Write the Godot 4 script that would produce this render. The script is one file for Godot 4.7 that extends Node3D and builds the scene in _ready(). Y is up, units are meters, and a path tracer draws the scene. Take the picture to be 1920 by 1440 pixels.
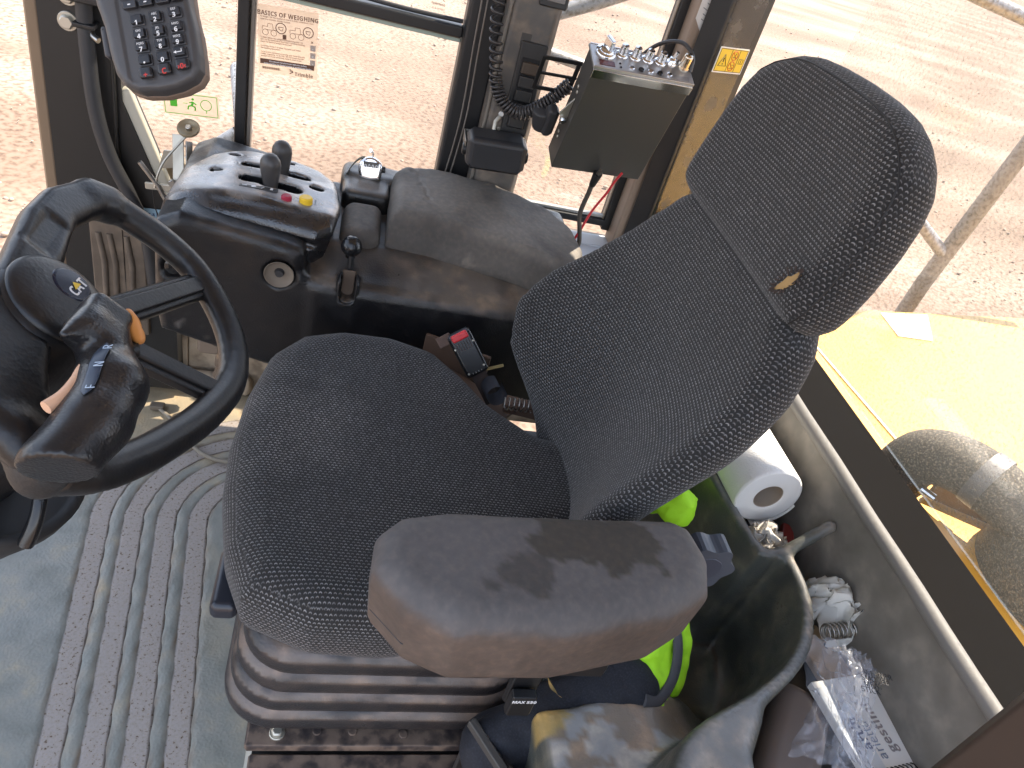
extends Node3D

const DS := "Droid Sans"
var rng := RandomNumberGenerator.new()
var nz := FastNoiseLite.new()
var nz1 := FastNoiseLite.new()
var M := {}
var taken := {}

# ---------- scene tree helpers ----------
func numbered(called: String) -> String:
	var k = taken.get(called, 0)
	taken[called] = k + 1
	return called if k == 0 else "%s_%03d" % [called, k]

func tag(o: Node3D, label: String, category: String, group := "") -> Node3D:
	o.set_meta("label", label)
	o.set_meta("category", category)
	if group:
		o.set_meta("group", group)
	return o

func thing(called: String, label: String, category: String, at := Vector3.ZERO, group := "", b := Basis.IDENTITY) -> Node3D:
	var o := Node3D.new()
	o.name = numbered(called)
	add_child(o)
	o.transform = Transform3D(b, at)
	return tag(o, label, category, group)

func part(called: String, mesh: Mesh, m: Material, parent: Node, at := Transform3D.IDENTITY) -> MeshInstance3D:
	var o := MeshInstance3D.new()
	o.name = numbered(called) if parent == self else called
	o.mesh = mesh
	o.material_override = m
	o.transform = at
	parent.add_child(o, true)
	return o

func struct(called: String, mesh: Mesh, m: Material) -> MeshInstance3D:
	var o := part(called, mesh, m, self)
	o.set_meta("kind", "structure")
	return o

# ---------- mesh helpers ----------
func V(x: float, y: float, z: float) -> Vector3:
	return Vector3(x, y, z)

func T(x: float, y: float, z: float, b := Basis.IDENTITY) -> Transform3D:
	return Transform3D(b, Vector3(x, y, z))

func start() -> SurfaceTool:
	var st := SurfaceTool.new()
	st.begin(Mesh.PRIMITIVE_TRIANGLES)
	return st

func tri(st: SurfaceTool, a: Vector3, b: Vector3, c: Vector3, na: Vector3, nb: Vector3, nc: Vector3) -> void:
	var g := (c - a).cross(b - a)
	if g.length_squared() < 1e-18:
		return
	if g.dot(na + nb + nc) < 0.0:
		var t := b; b = c; c = t
		t = nb; nb = nc; nc = t
	st.set_normal(na); st.add_vertex(a)
	st.set_normal(nb); st.add_vertex(b)
	st.set_normal(nc); st.add_vertex(c)

func quad(st: SurfaceTool, a: Vector3, b: Vector3, c: Vector3, d: Vector3, n: Vector3) -> void:
	tri(st, a, b, c, n, n, n)
	tri(st, a, c, d, n, n, n)

func box(st: SurfaceTool, x: Transform3D, size: Vector3, bevel := 0.0) -> void:
	var h := size * 0.5
	var r := minf(bevel, minf(h.x, minf(h.y, h.z)) * 0.9)
	var b := x.basis.orthonormalized()
	for ax in 3:
		for s in [-1.0, 1.0]:
			var u := (ax + 1) % 3
			var v := (ax + 2) % 3
			var n := Vector3.ZERO
			n[ax] = s
			var q := []
			for k in [[-1, -1], [1, -1], [1, 1], [-1, 1]]:
				var p := Vector3.ZERO
				p[ax] = s * h[ax]
				p[u] = k[0] * (h[u] - r)
				p[v] = k[1] * (h[v] - r)
				q.append(x * p)
			quad(st, q[0], q[1], q[2], q[3], b * n)
	if r <= 0.0:
		return
	for ax in 3:
		var u := (ax + 1) % 3
		var v := (ax + 2) % 3
		for su in [-1.0, 1.0]:
			for sv in [-1.0, 1.0]:
				var q := []
				for e in [-1.0, 1.0]:
					var p := Vector3.ZERO
					p[ax] = e * (h[ax] - r); p[u] = su * h[u]; p[v] = sv * (h[v] - r)
					var p2 := Vector3.ZERO
					p2[ax] = e * (h[ax] - r); p2[u] = su * (h[u] - r); p2[v] = sv * h[v]
					q.append(x * p); q.append(x * p2)
				var n := Vector3.ZERO
				n[u] = su; n[v] = sv
				var w := b * n.normalized()
				var nu := Vector3.ZERO
				nu[u] = su
				var nv := Vector3.ZERO
				nv[v] = sv
				nu = b * nu; nv = b * nv
				tri(st, q[0], q[1], q[3], nu, nv, nv)
				tri(st, q[0], q[3], q[2], nu, nv, nu)
	for sx in [-1.0, 1.0]:
		for sy in [-1.0, 1.0]:
			for sz in [-1.0, 1.0]:
				var s := Vector3(sx, sy, sz)
				tri(st, x * (s * Vector3(h.x, h.y - r, h.z - r)), x * (s * Vector3(h.x - r, h.y, h.z - r)), x * (s * Vector3(h.x - r, h.y - r, h.z)), b * V(sx, 0, 0), b * V(0, sy, 0), b * V(0, 0, sz))

func bx(at: Vector3, size: Vector3, bevel := 0.003, b := Basis.IDENTITY) -> ArrayMesh:
	var st := start()
	box(st, Transform3D(b, at), size, bevel)
	return st.commit()

func tube(st: SurfaceTool, pts: Array, r, sides := 10, closed := false, squash := 1.0, upv := Vector3.ZERO) -> void:
	var n := pts.size()
	var rings := []
	var norms := []
	var side := Vector3.ZERO
	for i in n:
		var a: Vector3 = pts[(i - 1 + n) % n] if closed else pts[maxi(i - 1, 0)]
		var c: Vector3 = pts[(i + 1) % n] if closed else pts[mini(i + 1, n - 1)]
		var t := (c - a).normalized()
		if upv != Vector3.ZERO:
			side = t.cross(upv).normalized()
		elif side == Vector3.ZERO:
			side = t.cross(Vector3.UP if absf(t.y) < 0.9 else Vector3.RIGHT).normalized()
		else:
			side = (side - t * side.dot(t)).normalized()
		var o := side.cross(t).normalized()
		var rr: float = r[i] if r is Array else r
		var ring := []
		var nr := []
		for k in sides:
			var an := TAU * k / sides
			ring.append(pts[i] + side * cos(an) * rr + o * sin(an) * rr * squash)
			nr.append((side * cos(an) * squash + o * sin(an)).normalized())
		rings.append(ring); norms.append(nr)
	for i in (n if closed else n - 1):
		var j := (i + 1) % n
		for k in sides:
			var l := (k + 1) % sides
			tri(st, rings[i][k], rings[j][k], rings[j][l], norms[i][k], norms[j][k], norms[j][l])
			tri(st, rings[i][k], rings[j][l], rings[i][l], norms[i][k], norms[j][l], norms[i][l])
	if not closed:
		for e in [0, n - 1]:
			var t: Vector3 = (pts[1] - pts[0] if e else pts[0] - pts[1]) if n == 2 else (pts[0] - pts[1] if e == 0 else pts[n - 1] - pts[n - 2])
			if e == n - 1:
				t = pts[n - 1] - pts[n - 2]
			else:
				t = pts[0] - pts[1]
			t = t.normalized()
			for k in sides:
				tri(st, pts[e], rings[e][k], rings[e][(k + 1) % sides], t, t, t)

func tb(pts: Array, r, sides := 10, closed := false, squash := 1.0) -> ArrayMesh:
	var st := start()
	tube(st, pts, r, sides, closed, squash)
	return st.commit()

func spline(p: Array, per := 8, closed := false) -> Array:
	var out := []
	var n := p.size()
	for i in (n if closed else n - 1):
		var a: Vector3 = p[(i - 1 + n) % n] if closed else p[maxi(i - 1, 0)]
		var b: Vector3 = p[i]
		var c: Vector3 = p[(i + 1) % n]
		var d: Vector3 = p[(i + 2) % n] if closed else p[mini(i + 2, n - 1)]
		for k in per:
			out.append(b.cubic_interpolate(c, a, d, float(k) / per))
	if not closed:
		out.append(p[n - 1])
	return out

func lathe(st: SurfaceTool, x: Transform3D, prof: Array, sides := 24) -> void:
	# prof: Vector2(radius, height) along local y; sharp corners by repeating a point
	var nn := []
	for i in prof.size():
		var a: Vector2 = prof[maxi(i - 1, 0)]
		var c: Vector2 = prof[mini(i + 1, prof.size() - 1)]
		var d := c - a
		nn.append(Vector2(d.y, -d.x).normalized())
	var b := x.basis.orthonormalized()
	for i in prof.size() - 1:
		var p: Vector2 = prof[i]
		var q: Vector2 = prof[i + 1]
		if p.distance_squared_to(q) < 1e-14:
			continue
		for k in sides:
			var a0 := TAU * k / sides
			var a1 := TAU * (k + 1) / sides
			var P := func(v: Vector2, a: float) -> Vector3: return Vector3(v.x * cos(a), v.y, v.x * sin(a))
			var p0: Vector3 = x * P.call(p, a0)
			var p1: Vector3 = x * P.call(p, a1)
			var q0: Vector3 = x * P.call(q, a0)
			var q1: Vector3 = x * P.call(q, a1)
			var np0: Vector3 = b * P.call(nn[i], a0)
			var np1: Vector3 = b * P.call(nn[i], a1)
			var nq0: Vector3 = b * P.call(nn[i + 1], a0)
			var nq1: Vector3 = b * P.call(nn[i + 1], a1)
			tri(st, p0, q0, q1, np0, nq0, nq1)
			tri(st, p0, q1, p1, np0, nq1, np1)

func la(prof: Array, sides := 24, x := Transform3D.IDENTITY) -> ArrayMesh:
	var st := start()
	lathe(st, x, prof, sides)
	return st.commit()

func cyl(r: float, h: float, ch := 0.0008) -> Array:
	return [Vector2(0, 0), Vector2(r, 0), Vector2(r, 0), Vector2(r, h - ch), Vector2(r, h - ch), Vector2(r - ch, h), Vector2(r - ch, h), Vector2(0, h)]

func prism(st: SurfaceTool, x: Transform3D, poly: PackedVector2Array, depth: float) -> void:
	# polygon in local xy, extruded from z = 0 to depth
	var idx := Geometry2D.triangulate_polygon(poly)
	var b := x.basis.orthonormalized()
	for k in range(0, idx.size(), 3):
		for e in [0.0, depth]:
			var n := b * V(0, 0, 1.0 if e == depth else -1.0) * signf(depth)
			tri(st, x * V(poly[idx[k]].x, poly[idx[k]].y, e), x * V(poly[idx[k + 1]].x, poly[idx[k + 1]].y, e), x * V(poly[idx[k + 2]].x, poly[idx[k + 2]].y, e), n, n, n)
	var cw := Geometry2D.is_polygon_clockwise(poly)
	for i in poly.size():
		var p := poly[i]
		var q := poly[(i + 1) % poly.size()]
		var d := (q - p).normalized()
		var n := b * (V(-d.y, d.x, 0) if cw else V(d.y, -d.x, 0))
		quad(st, x * V(p.x, p.y, 0), x * V(q.x, q.y, 0), x * V(q.x, q.y, depth), x * V(p.x, p.y, depth), n)

func pr(x: Transform3D, poly: Array, depth: float) -> ArrayMesh:
	var st := start()
	prism(st, x, PackedVector2Array(poly), depth)
	return st.commit()

# a horizontal slab from an outline in x, z
func slab(poly: Array, y0: float, y1: float) -> ArrayMesh:
	return pr(Transform3D(Basis(V(1, 0, 0), V(0, 0, 1), V(0, 1, 0)), V(0, y0, 0)), poly, y1 - y0)

func sheet(f: Callable, nu: int, nv: int, uvs := Vector2.ONE) -> ArrayMesh:
	# f(u, v) -> point, smooth surface with uv
	var P := []
	for i in nu + 1:
		var row := []
		for j in nv + 1:
			row.append(f.call(float(i) / nu, float(j) / nv))
		P.append(row)
	var st := start()
	for i in nu:
		for j in nv:
			for t in [[[0, 0], [1, 0], [1, 1]], [[0, 0], [1, 1], [0, 1]]]:
				var v := []
				for k in t:
					var a: int = i + k[0]
					var b: int = j + k[1]
					var du: Vector3 = P[mini(a + 1, nu)][b] - P[maxi(a - 1, 0)][b]
					var dv: Vector3 = P[a][mini(b + 1, nv)] - P[a][maxi(b - 1, 0)]
					v.append([P[a][b], dv.cross(du).normalized(), Vector2(float(a) / nu, float(b) / nv) * uvs])
				var g: Vector3 = (v[2][0] - v[0][0]).cross(v[1][0] - v[0][0])
				var order := [0, 1, 2] if g.dot(v[0][1] + v[1][1] + v[2][1]) >= 0 else [0, 2, 1]
				for o in order:
					st.set_uv(v[o][2])
					st.set_normal(v[o][1])
					st.add_vertex(v[o][0])
	return st.commit()

func frame(xa: Vector3, ya: Vector3) -> Basis:
	var x := xa.normalized()
	var z := x.cross(ya).normalized()
	return Basis(x, z.cross(x).normalized(), z)

var font_bold: Font
var font_reg: Font
func text(parent: Node, called: String, s: String, h: float, at: Transform3D, m: Material, bold := true, align := HORIZONTAL_ALIGNMENT_CENTER, squeeze := 1.0) -> MeshInstance3D:
	var t := TextMesh.new()
	t.text = s
	t.font = font_bold if bold else font_reg
	t.font_size = 32
	t.pixel_size = h / (32.0 * 0.714)
	t.depth = 0.0003
	t.curve_step = 1.0
	t.horizontal_alignment = align
	var o := part(called, t, m, parent, at)
	if squeeze != 1.0:
		o.transform.basis = o.transform.basis * Basis.from_scale(V(squeeze, 1, 1))
	return o

# ---------- signed distance modelling ----------
func rb(p: Vector3, c: Vector3, h: Vector3, r: float) -> float:
	var q := (p - c).abs() - h + Vector3(r, r, r)
	return q.max(Vector3.ZERO).length() + minf(maxf(q.x, maxf(q.y, q.z)), 0.0) - r

func cap(p: Vector3, a: Vector3, b: Vector3, ra: float, rb_: float) -> float:
	var ab := b - a
	var t := clampf((p - a).dot(ab) / ab.length_squared(), 0.0, 1.0)
	return (p - a - ab * t).length() - lerpf(ra, rb_, t)

func pl(p: Vector2, v: PackedVector2Array) -> float:
	var n := v.size()
	var d := 1e9
	var s := 1.0
	var j := n - 1
	for i in n:
		var e := v[j] - v[i]
		var w := p - v[i]
		var b := w - e * clampf(w.dot(e) / e.length_squared(), 0.0, 1.0)
		d = minf(d, b.length_squared())
		var c1 := p.y >= v[i].y
		var c2 := p.y < v[j].y
		var c3 := e.x * w.y > e.y * w.x
		if (c1 and c2 and c3) or (not c1 and not c2 and not c3):
			s = -s
		j = i
	return s * sqrt(d)

func line2(p: Vector2, v: PackedVector2Array) -> float:
	var d := 1e9
	for i in v.size() - 1:
		var e := v[i + 1] - v[i]
		var w := p - v[i]
		d = minf(d, (w - e * clampf(w.dot(e) / e.length_squared(), 0.0, 1.0)).length_squared())
	return sqrt(d)

func ext(d2: float, z: float, half: float, r: float) -> float:
	var w := Vector2(d2 + r, absf(z) - half + r)
	return minf(maxf(w.x, w.y), 0.0) + w.max(Vector2.ZERO).length() - r

func smin(a: float, b: float, k: float) -> float:
	var h := clampf(0.5 + 0.5 * (b - a) / k, 0.0, 1.0)
	return lerpf(b, a, h) - k * h * (1.0 - h)

func smax(a: float, b: float, k: float) -> float:
	return -smin(-a, -b, k)

func snap(f: Callable, p: Vector3, off := 0.0) -> Vector3:
	# the point of the surface nearest to p, lifted by off
	var e := 0.0008
	for k in 6:
		var d: float = f.call(p) - off
		var g := Vector3(f.call(p + V(e, 0, 0)) - f.call(p - V(e, 0, 0)), f.call(p + V(0, e, 0)) - f.call(p - V(0, e, 0)), f.call(p + V(0, 0, e)) - f.call(p - V(0, 0, e))).normalized()
		p -= g * d
	return p

func snap_normal(f: Callable, p: Vector3) -> Vector3:
	var e := 0.0015
	return Vector3(f.call(p + V(e, 0, 0)) - f.call(p - V(e, 0, 0)), f.call(p + V(0, e, 0)) - f.call(p - V(0, e, 0)), f.call(p + V(0, 0, e)) - f.call(p - V(0, 0, e))).normalized()

func sdf(f: Callable, lo: Vector3, hi: Vector3, h: float, colf = null) -> ArrayMesh:
	var nx := int(ceil((hi.x - lo.x) / h)) + 1
	var ny := int(ceil((hi.y - lo.y) / h)) + 1
	var nzz := int(ceil((hi.z - lo.z) / h)) + 1
	var B := 6
	var g := PackedFloat32Array()
	g.resize(nx * ny * nzz)
	g.fill(1e9)
	var sx := 1
	var sy := nx
	var sz := nx * ny
	var reach := B * h * 0.5 * 1.74 * 1.25 + h
	var blocks := []
	for bz in range(0, nzz - 1, B):
		for by in range(0, ny - 1, B):
			for bxx in range(0, nx - 1, B):
				var c := lo + Vector3(bxx + B * 0.5, by + B * 0.5, bz + B * 0.5) * h
				if absf(f.call(c)) > reach:
					continue
				blocks.append(Vector3i(bxx, by, bz))
				for z in range(bz, mini(bz + B + 1, nzz)):
					for y in range(by, mini(by + B + 1, ny)):
						for x in range(bxx, mini(bxx + B + 1, nx)):
							var id := x + y * sy + z * sz
							if g[id] > 1e8:
								g[id] = f.call(lo + Vector3(x, y, z) * h)
	var vid := {}
	var verts := PackedVector3Array()
	var norms := PackedVector3Array()
	var cols := PackedColorArray()
	var off := [0, sx, sy, sx + sy, sz, sx + sz, sy + sz, sx + sy + sz]
	var ed := [[0, 1], [2, 3], [4, 5], [6, 7], [0, 2], [1, 3], [4, 6], [5, 7], [0, 4], [1, 5], [2, 6], [3, 7]]
	var cp := [V(0, 0, 0), V(1, 0, 0), V(0, 1, 0), V(1, 1, 0), V(0, 0, 1), V(1, 0, 1), V(0, 1, 1), V(1, 1, 1)]
	var cells := []
	for b in blocks:
		for z in range(b.z, mini(b.z + B, nzz - 1)):
			for y in range(b.y, mini(b.y + B, ny - 1)):
				for x in range(b.x, mini(b.x + B, nx - 1)):
					var id: int = x + y * sy + z * sz
					var s0 := g[id] < 0.0
					if s0 == (g[id + sx] < 0.0) and s0 == (g[id + sy] < 0.0) and s0 == (g[id + sz] < 0.0) and s0 == (g[id + off[3]] < 0.0) and s0 == (g[id + off[5]] < 0.0) and s0 == (g[id + off[6]] < 0.0) and s0 == (g[id + off[7]] < 0.0):
						continue
					var w := [g[id], g[id + off[1]], g[id + off[2]], g[id + off[3]], g[id + off[4]], g[id + off[5]], g[id + off[6]], g[id + off[7]]]
					var acc := Vector3.ZERO
					var n := 0
					for e in ed:
						var a: float = w[e[0]]
						var c: float = w[e[1]]
						if (a < 0.0) != (c < 0.0):
							acc += cp[e[0]].lerp(cp[e[1]], a / (a - c))
							n += 1
					var p := lo + (Vector3(x, y, z) + acc / n) * h
					var nn := Vector3(w[1] + w[3] + w[5] + w[7] - w[0] - w[2] - w[4] - w[6], w[2] + w[3] + w[6] + w[7] - w[0] - w[1] - w[4] - w[5], w[4] + w[5] + w[6] + w[7] - w[0] - w[1] - w[2] - w[3]).normalized()
					vid[id] = verts.size()
					verts.append(p)
					norms.append(nn)
					if colf != null:
						var cc: Color = colf.call(p, nn)
						cols.append(Color(minf(cc.r * 2.5, 1.0), minf(cc.g * 2.5, 1.0), minf(cc.b * 2.5, 1.0)))
					cells.append(id)
	var idx := PackedInt32Array()
	for id in cells:
		for ax in 3:
			var s: int = [sx, sy, sz][ax]
			var u: int = [sx, sy, sz][(ax + 1) % 3]
			var v: int = [sx, sy, sz][(ax + 2) % 3]
			var a := g[id] < 0.0
			if a == (g[id + s] < 0.0) or not (vid.has(id - u) and vid.has(id - v) and vid.has(id - u - v)):
				continue
			var q0: int = vid[id]
			var q1: int = vid[id - u]
			var q2: int = vid[id - u - v]
			var q3: int = vid[id - v]
			if a:
				idx.append_array([q0, q2, q1, q0, q3, q2])
			else:
				idx.append_array([q0, q1, q2, q0, q2, q3])
	var arr := []
	arr.resize(Mesh.ARRAY_MAX)
	arr[Mesh.ARRAY_VERTEX] = verts
	arr[Mesh.ARRAY_NORMAL] = norms
	if colf != null:
		arr[Mesh.ARRAY_COLOR] = cols
	arr[Mesh.ARRAY_INDEX] = idx
	var mesh := ArrayMesh.new()
	mesh.add_surface_from_arrays(Mesh.PRIMITIVE_TRIANGLES, arr)
	return mesh

# ---------- materials ----------
func L(r: float, g: float, b: float, a := 1.0) -> Color:
	var c := Color(r, g, b).linear_to_srgb()
	c.a = a
	return c

func over(c: Color, mx: float) -> Color:
	if mx == 1.0:
		return c
	var l := c.srgb_to_linear()
	return L(l.r / mx, l.g / mx, l.b / mx, c.a)

func noise(freq: float, seed_: int, oct := 4, type := FastNoiseLite.TYPE_SIMPLEX_SMOOTH) -> FastNoiseLite:
	var n := FastNoiseLite.new()
	n.seed = seed_
	n.frequency = freq
	n.noise_type = type
	n.fractal_octaves = oct
	if oct <= 1:
		n.fractal_type = FastNoiseLite.FRACTAL_NONE
	return n

func ntex(size: int, n: FastNoiseLite, stops: Array = [], bump := 0.0, mx := 1.0) -> NoiseTexture2D:
	var t := NoiseTexture2D.new()
	t.width = size
	t.height = size
	t.seamless = true
	t.seamless_blend_skirt = 0.15
	t.noise = n
	if bump > 0.0:
		t.as_normal_map = true
		t.bump_strength = bump
	if stops:
		var gr := Gradient.new()
		gr.offsets = PackedFloat32Array(stops.map(func(s): return s[0]))
		gr.colors = PackedColorArray(stops.map(func(s): return over(s[1], mx)))
		t.color_ramp = gr
	return t

func mat(c: Color, rough: float, metal := 0.0) -> StandardMaterial3D:
	var m := StandardMaterial3D.new()
	m.albedo_color = c
	m.roughness = rough
	m.metallic = metal
	return m

func matte(c: Color) -> StandardMaterial3D:
	var m := mat(c, 0.85)
	m.metallic_specular = 0.15
	return m

func tripl(m: StandardMaterial3D, scale: float, world := false) -> StandardMaterial3D:
	m.uv1_triplanar = true
	m.uv1_world_triplanar = world
	m.uv1_triplanar_sharpness = 6.0
	m.uv1_scale = Vector3.ONE * scale
	return m

func fabric_image(size: int, n: int, rows: int) -> Array:
	# woven seat cloth: rows of small pale hooked stitches on near black yarn, each stitch a little different
	var r := RandomNumberGenerator.new()
	r.seed = 11
	var data := PackedByteArray()
	data.resize(size * size)
	var cell := float(size) / n
	var cy := float(size) / rows
	var bright := []
	var jx := []
	for i in n * rows:
		bright.append(clampf(0.76 + r.randfn() * 0.11, 0.3, 1.0))
		jx.append(r.randf_range(-0.1, 0.1))
	for y in size:
		var row := int(y / cy)
		var fy := y / cy - row
		for x in size:
			var xs := x / cell + 0.5 * (row & 1)
			var c := int(xs)
			var fx := xs - c - 0.5 + float(jx[row * n + c % n])
			var k := absf(fx) / 0.31
			var v := 0.06
			if k < 1.0:
				var yy := fy - 0.34 - 0.26 * k * k
				v = maxf(v, float(bright[row * n + c % n]) * clampf(1.3 - absf(yy) / 0.2, 0.0, 1.0))
			data[y * size + x] = int(v * 255)
	var im := Image.create_from_data(size, size, false, Image.FORMAT_L8, data)
	return [im, data]

func make_materials() -> void:
	var black := Color(0.02, 0.02, 0.02)
	# moulded black plastic with fine leather grain and a film of reddish dust
	var grain := ntex(512, noise(0.06, 3, 2, FastNoiseLite.TYPE_CELLULAR), [], 2.0)
	var fine := ntex(512, noise(0.18, 4, 2), [], 1.6)
	var dust := ntex(1024, noise(0.006, 5, 6), [[0.0, L(0.75, 0.74, 0.75)], [0.45, L(0.9, 0.88, 0.87)], [0.62, L(1.1, 1.0, 0.92)], [1.0, L(1.9, 1.6, 1.35)]], 0.0, 2.0)
	var rough_map := ntex(512, noise(0.012, 8, 5), [[0.0, Color(0.30, 0.30, 0.30)], [0.5, Color(0.45, 0.45, 0.45)], [1.0, Color(0.75, 0.75, 0.75)]])
	M.plastic = tripl(mat(L(0.028, 0.028, 0.030), 1.0), 3.0)
	M.plastic.albedo_texture = dust
	M.plastic.roughness_texture = rough_map
	M.plastic.normal_enabled = true
	M.plastic.normal_texture = fine
	M.plastic.normal_scale = 0.25
	# the same, coloured by dust, wear and some painted light (vertex colour is the base colour)
	M.worn = tripl(mat(L(0.8, 0.8, 0.8), 1.0), 3.0)
	M.worn.albedo_texture = dust
	M.worn.vertex_color_use_as_albedo = true
	M.worn.roughness = 0.85
	M.worn.roughness_texture = rough_map
	M.worn.normal_enabled = true
	M.worn.normal_texture = fine
	M.worn.normal_scale = 0.3
	M.worn_gloss = M.worn.duplicate()
	M.worn_gloss.roughness = 0.62
	M.worn_gloss.metallic_specular = 0.7
	M.leather = tripl(mat(L(0.8, 0.8, 0.8), 0.72), 4.0)
	M.leather.albedo_texture = ntex(1024, noise(0.02, 15, 6), [[0.0, L(0.40, 0.40, 0.40)], [0.5, L(0.47, 0.46, 0.45)], [1.0, L(0.62, 0.57, 0.53)]])
	M.leather.vertex_color_use_as_albedo = true
	M.leather.normal_enabled = true
	M.leather.normal_texture = grain
	M.leather.normal_scale = 0.35
	M.wheel = tripl(mat(L(0.022, 0.021, 0.0225), 0.38), 6.0)
	M.wheel.normal_enabled = true
	M.wheel.normal_texture = grain
	M.wheel.normal_scale = 0.3
	M.wheel.albedo_texture = dust
	M.gloss = mat(L(0.012, 0.012, 0.013), 0.22)
	M.satin = mat(L(0.012, 0.012, 0.013), 0.4)
	M.black = mat(L(0.008, 0.008, 0.009), 0.6)
	M.deep = mat(L(0.004, 0.004, 0.004), 0.9)
	var fi := fabric_image(768, 36, 42)
	var im: Image = fi[0]
	var grey := PackedByteArray()
	var src: PackedByteArray = fi[1]
	grey.resize(src.size())
	for i in src.size():
		grey[i] = 42 + int(src[i] * 0.70)
	var fab := ImageTexture.create_from_image(Image.create_from_data(768, 768, false, Image.FORMAT_L8, grey))
	M.fabric = tripl(mat(Color.WHITE, 0.95), 1.0 / 0.19)
	M.fabric.uv1_triplanar_sharpness = 12.0
	M.fabric.vertex_color_use_as_albedo = true
	M.fabric.albedo_texture = fab
	M.fabric.heightmap_enabled = true
	M.fabric.heightmap_texture = ImageTexture.create_from_image(im)
	M.fabric.heightmap_scale = 0.12
	M.fabric.rim_enabled = true
	M.fabric.rim = 0.25
	M.chrome = mat(L(0.75, 0.75, 0.76), 0.12, 1.0)
	M.steel = mat(L(0.42, 0.40, 0.37), 0.35, 1.0)
	M.steel.roughness_texture = rough_map
	M.steel.roughness = 0.8
	tripl(M.steel, 12.0)
	M.zinc = mat(L(0.5, 0.47, 0.40), 0.45, 0.8)
	M.galv = tripl(mat(L(0.36, 0.36, 0.37), 0.5, 0.35), 5.0)
	M.galv.albedo_texture = ntex(512, noise(0.02, 21, 5), [[0.2, L(0.5, 0.45, 0.4)], [0.5, L(0.9, 0.9, 0.9)], [0.8, L(1, 1, 1)]])
	M.white = mat(L(0.7, 0.7, 0.68), 0.5)
	M.print_white = mat(L(0.75, 0.75, 0.75), 0.6)
	M.print_dark = mat(L(0.02, 0.02, 0.025), 0.6)
	M.print_brown = mat(L(0.13, 0.06, 0.035), 0.6)
	M.print_red = mat(L(0.55, 0.03, 0.02), 0.5)
	M.print_blue = mat(L(0.02, 0.03, 0.10), 0.6)
	M.print_green = mat(L(0.10, 0.55, 0.03), 0.5)
	M.print_yellow = mat(L(0.75, 0.50, 0.02), 0.5)
	M.red = mat(L(0.60, 0.03, 0.035), 0.4)
	M.magenta = mat(L(0.35, 0.02, 0.05), 0.4)
	M.yellow = mat(L(0.80, 0.52, 0.03), 0.4)
	M.orange = mat(L(0.62, 0.25, 0.06), 0.45)
	M.peach = mat(L(0.72, 0.42, 0.26), 0.5)
	M.hood = tripl(mat(L(0.98, 0.52, 0.075), 0.45), 0.7)
	M.hood.albedo_texture = ntex(512, noise(0.01, 33, 5), [[0.2, L(0.92, 0.95, 1.1)], [0.6, L(1, 1, 1)], [0.9, L(1.0, 1.0, 1.4)]], 0.0, 1.4)
	M.hood.clearcoat_enabled = true
	M.hood.clearcoat = 0.25
	M.hood.clearcoat_roughness = 0.2
	M.beige = tripl(mat(L(0.40, 0.33, 0.25), 0.7), 2.0)
	M.beige.albedo_texture = ntex(512, noise(0.012, 41, 5), [[0.2, L(0.45, 0.42, 0.4)], [0.5, L(0.85, 0.83, 0.8)], [0.8, L(1.05, 1.02, 1.0)]])
	M.pillar_grey = tripl(mat(L(0.24, 0.225, 0.205), 0.55), 3.0)
	M.pillar_grey.albedo_texture = dust
	M.pillar_grey.roughness_texture = rough_map
	M.pillar_grey.roughness = 1.0
	M.paint_black = tripl(mat(L(0.010, 0.010, 0.010), 0.16), 3.0)
	M.paint_black.metallic_specular = 0.75
	M.paint_black.roughness_texture = ntex(512, noise(0.01, 43, 5), [[0.0, Color(0.1, 0.1, 0.1)], [0.6, Color(0.2, 0.2, 0.2)], [1.0, Color(0.5, 0.5, 0.5)]])
	M.paint_black.roughness = 1.0
	M.paper = mat(L(0.80, 0.79, 0.76), 0.8)
	M.card = mat(L(0.45, 0.33, 0.21), 0.8)
	M.towel = tripl(mat(L(0.84, 0.83, 0.80), 0.9), 14.0)
	M.towel.normal_enabled = true
	M.towel.normal_texture = ntex(512, noise(0.05, 51, 1, FastNoiseLite.TYPE_CELLULAR), [], 6.0)
	M.towel.normal_scale = 0.8
	M.tissue = mat(L(0.82, 0.81, 0.76), 0.9)
	M.tissue.backlight_enabled = true
	M.tissue.backlight = L(0.5, 0.48, 0.42)
	M.lime = tripl(mat(L(0.42, 0.85, 0.02), 0.7), 20.0)
	M.lime.normal_enabled = true
	M.lime.normal_texture = fine
	M.navy = tripl(mat(L(0.026, 0.030, 0.046), 0.8), 20.0)
	M.navy.normal_enabled = true
	M.navy.normal_texture = fine
	M.navy.albedo_texture = ntex(512, noise(0.03, 55, 4), [[0.2, L(0.6, 0.6, 0.6)], [0.6, L(1, 1, 1)], [0.9, L(2.2, 2.0, 1.9)]], 0.0, 2.2)
	M.rubber = mat(L(0.03, 0.03, 0.032), 0.55)
	M.cord = mat(L(0.035, 0.032, 0.032), 0.38)
	M.foam = mat(L(0.34, 0.22, 0.09), 0.9)
	M.foam_y = tripl(mat(L(0.46, 0.34, 0.13), 0.9), 12.0)
	M.foam_y.albedo_texture = dust
	M.cover_black = mat(L(0.011, 0.0105, 0.010), 0.45)
	var gl := StandardMaterial3D.new()
	gl.transparency = BaseMaterial3D.TRANSPARENCY_ALPHA
	gl.albedo_color = Color(0.9, 0.95, 0.92, 0.04)
	gl.roughness = 0.02
	gl.metallic_specular = 0.5
	M.glass = gl
	# rear window: the same glass with a veil of dried dust
	var dg := StandardMaterial3D.new()
	dg.transparency = BaseMaterial3D.TRANSPARENCY_ALPHA
	dg.albedo_color = Color(1, 1, 1, 1)
	dg.roughness = 0.9
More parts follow.
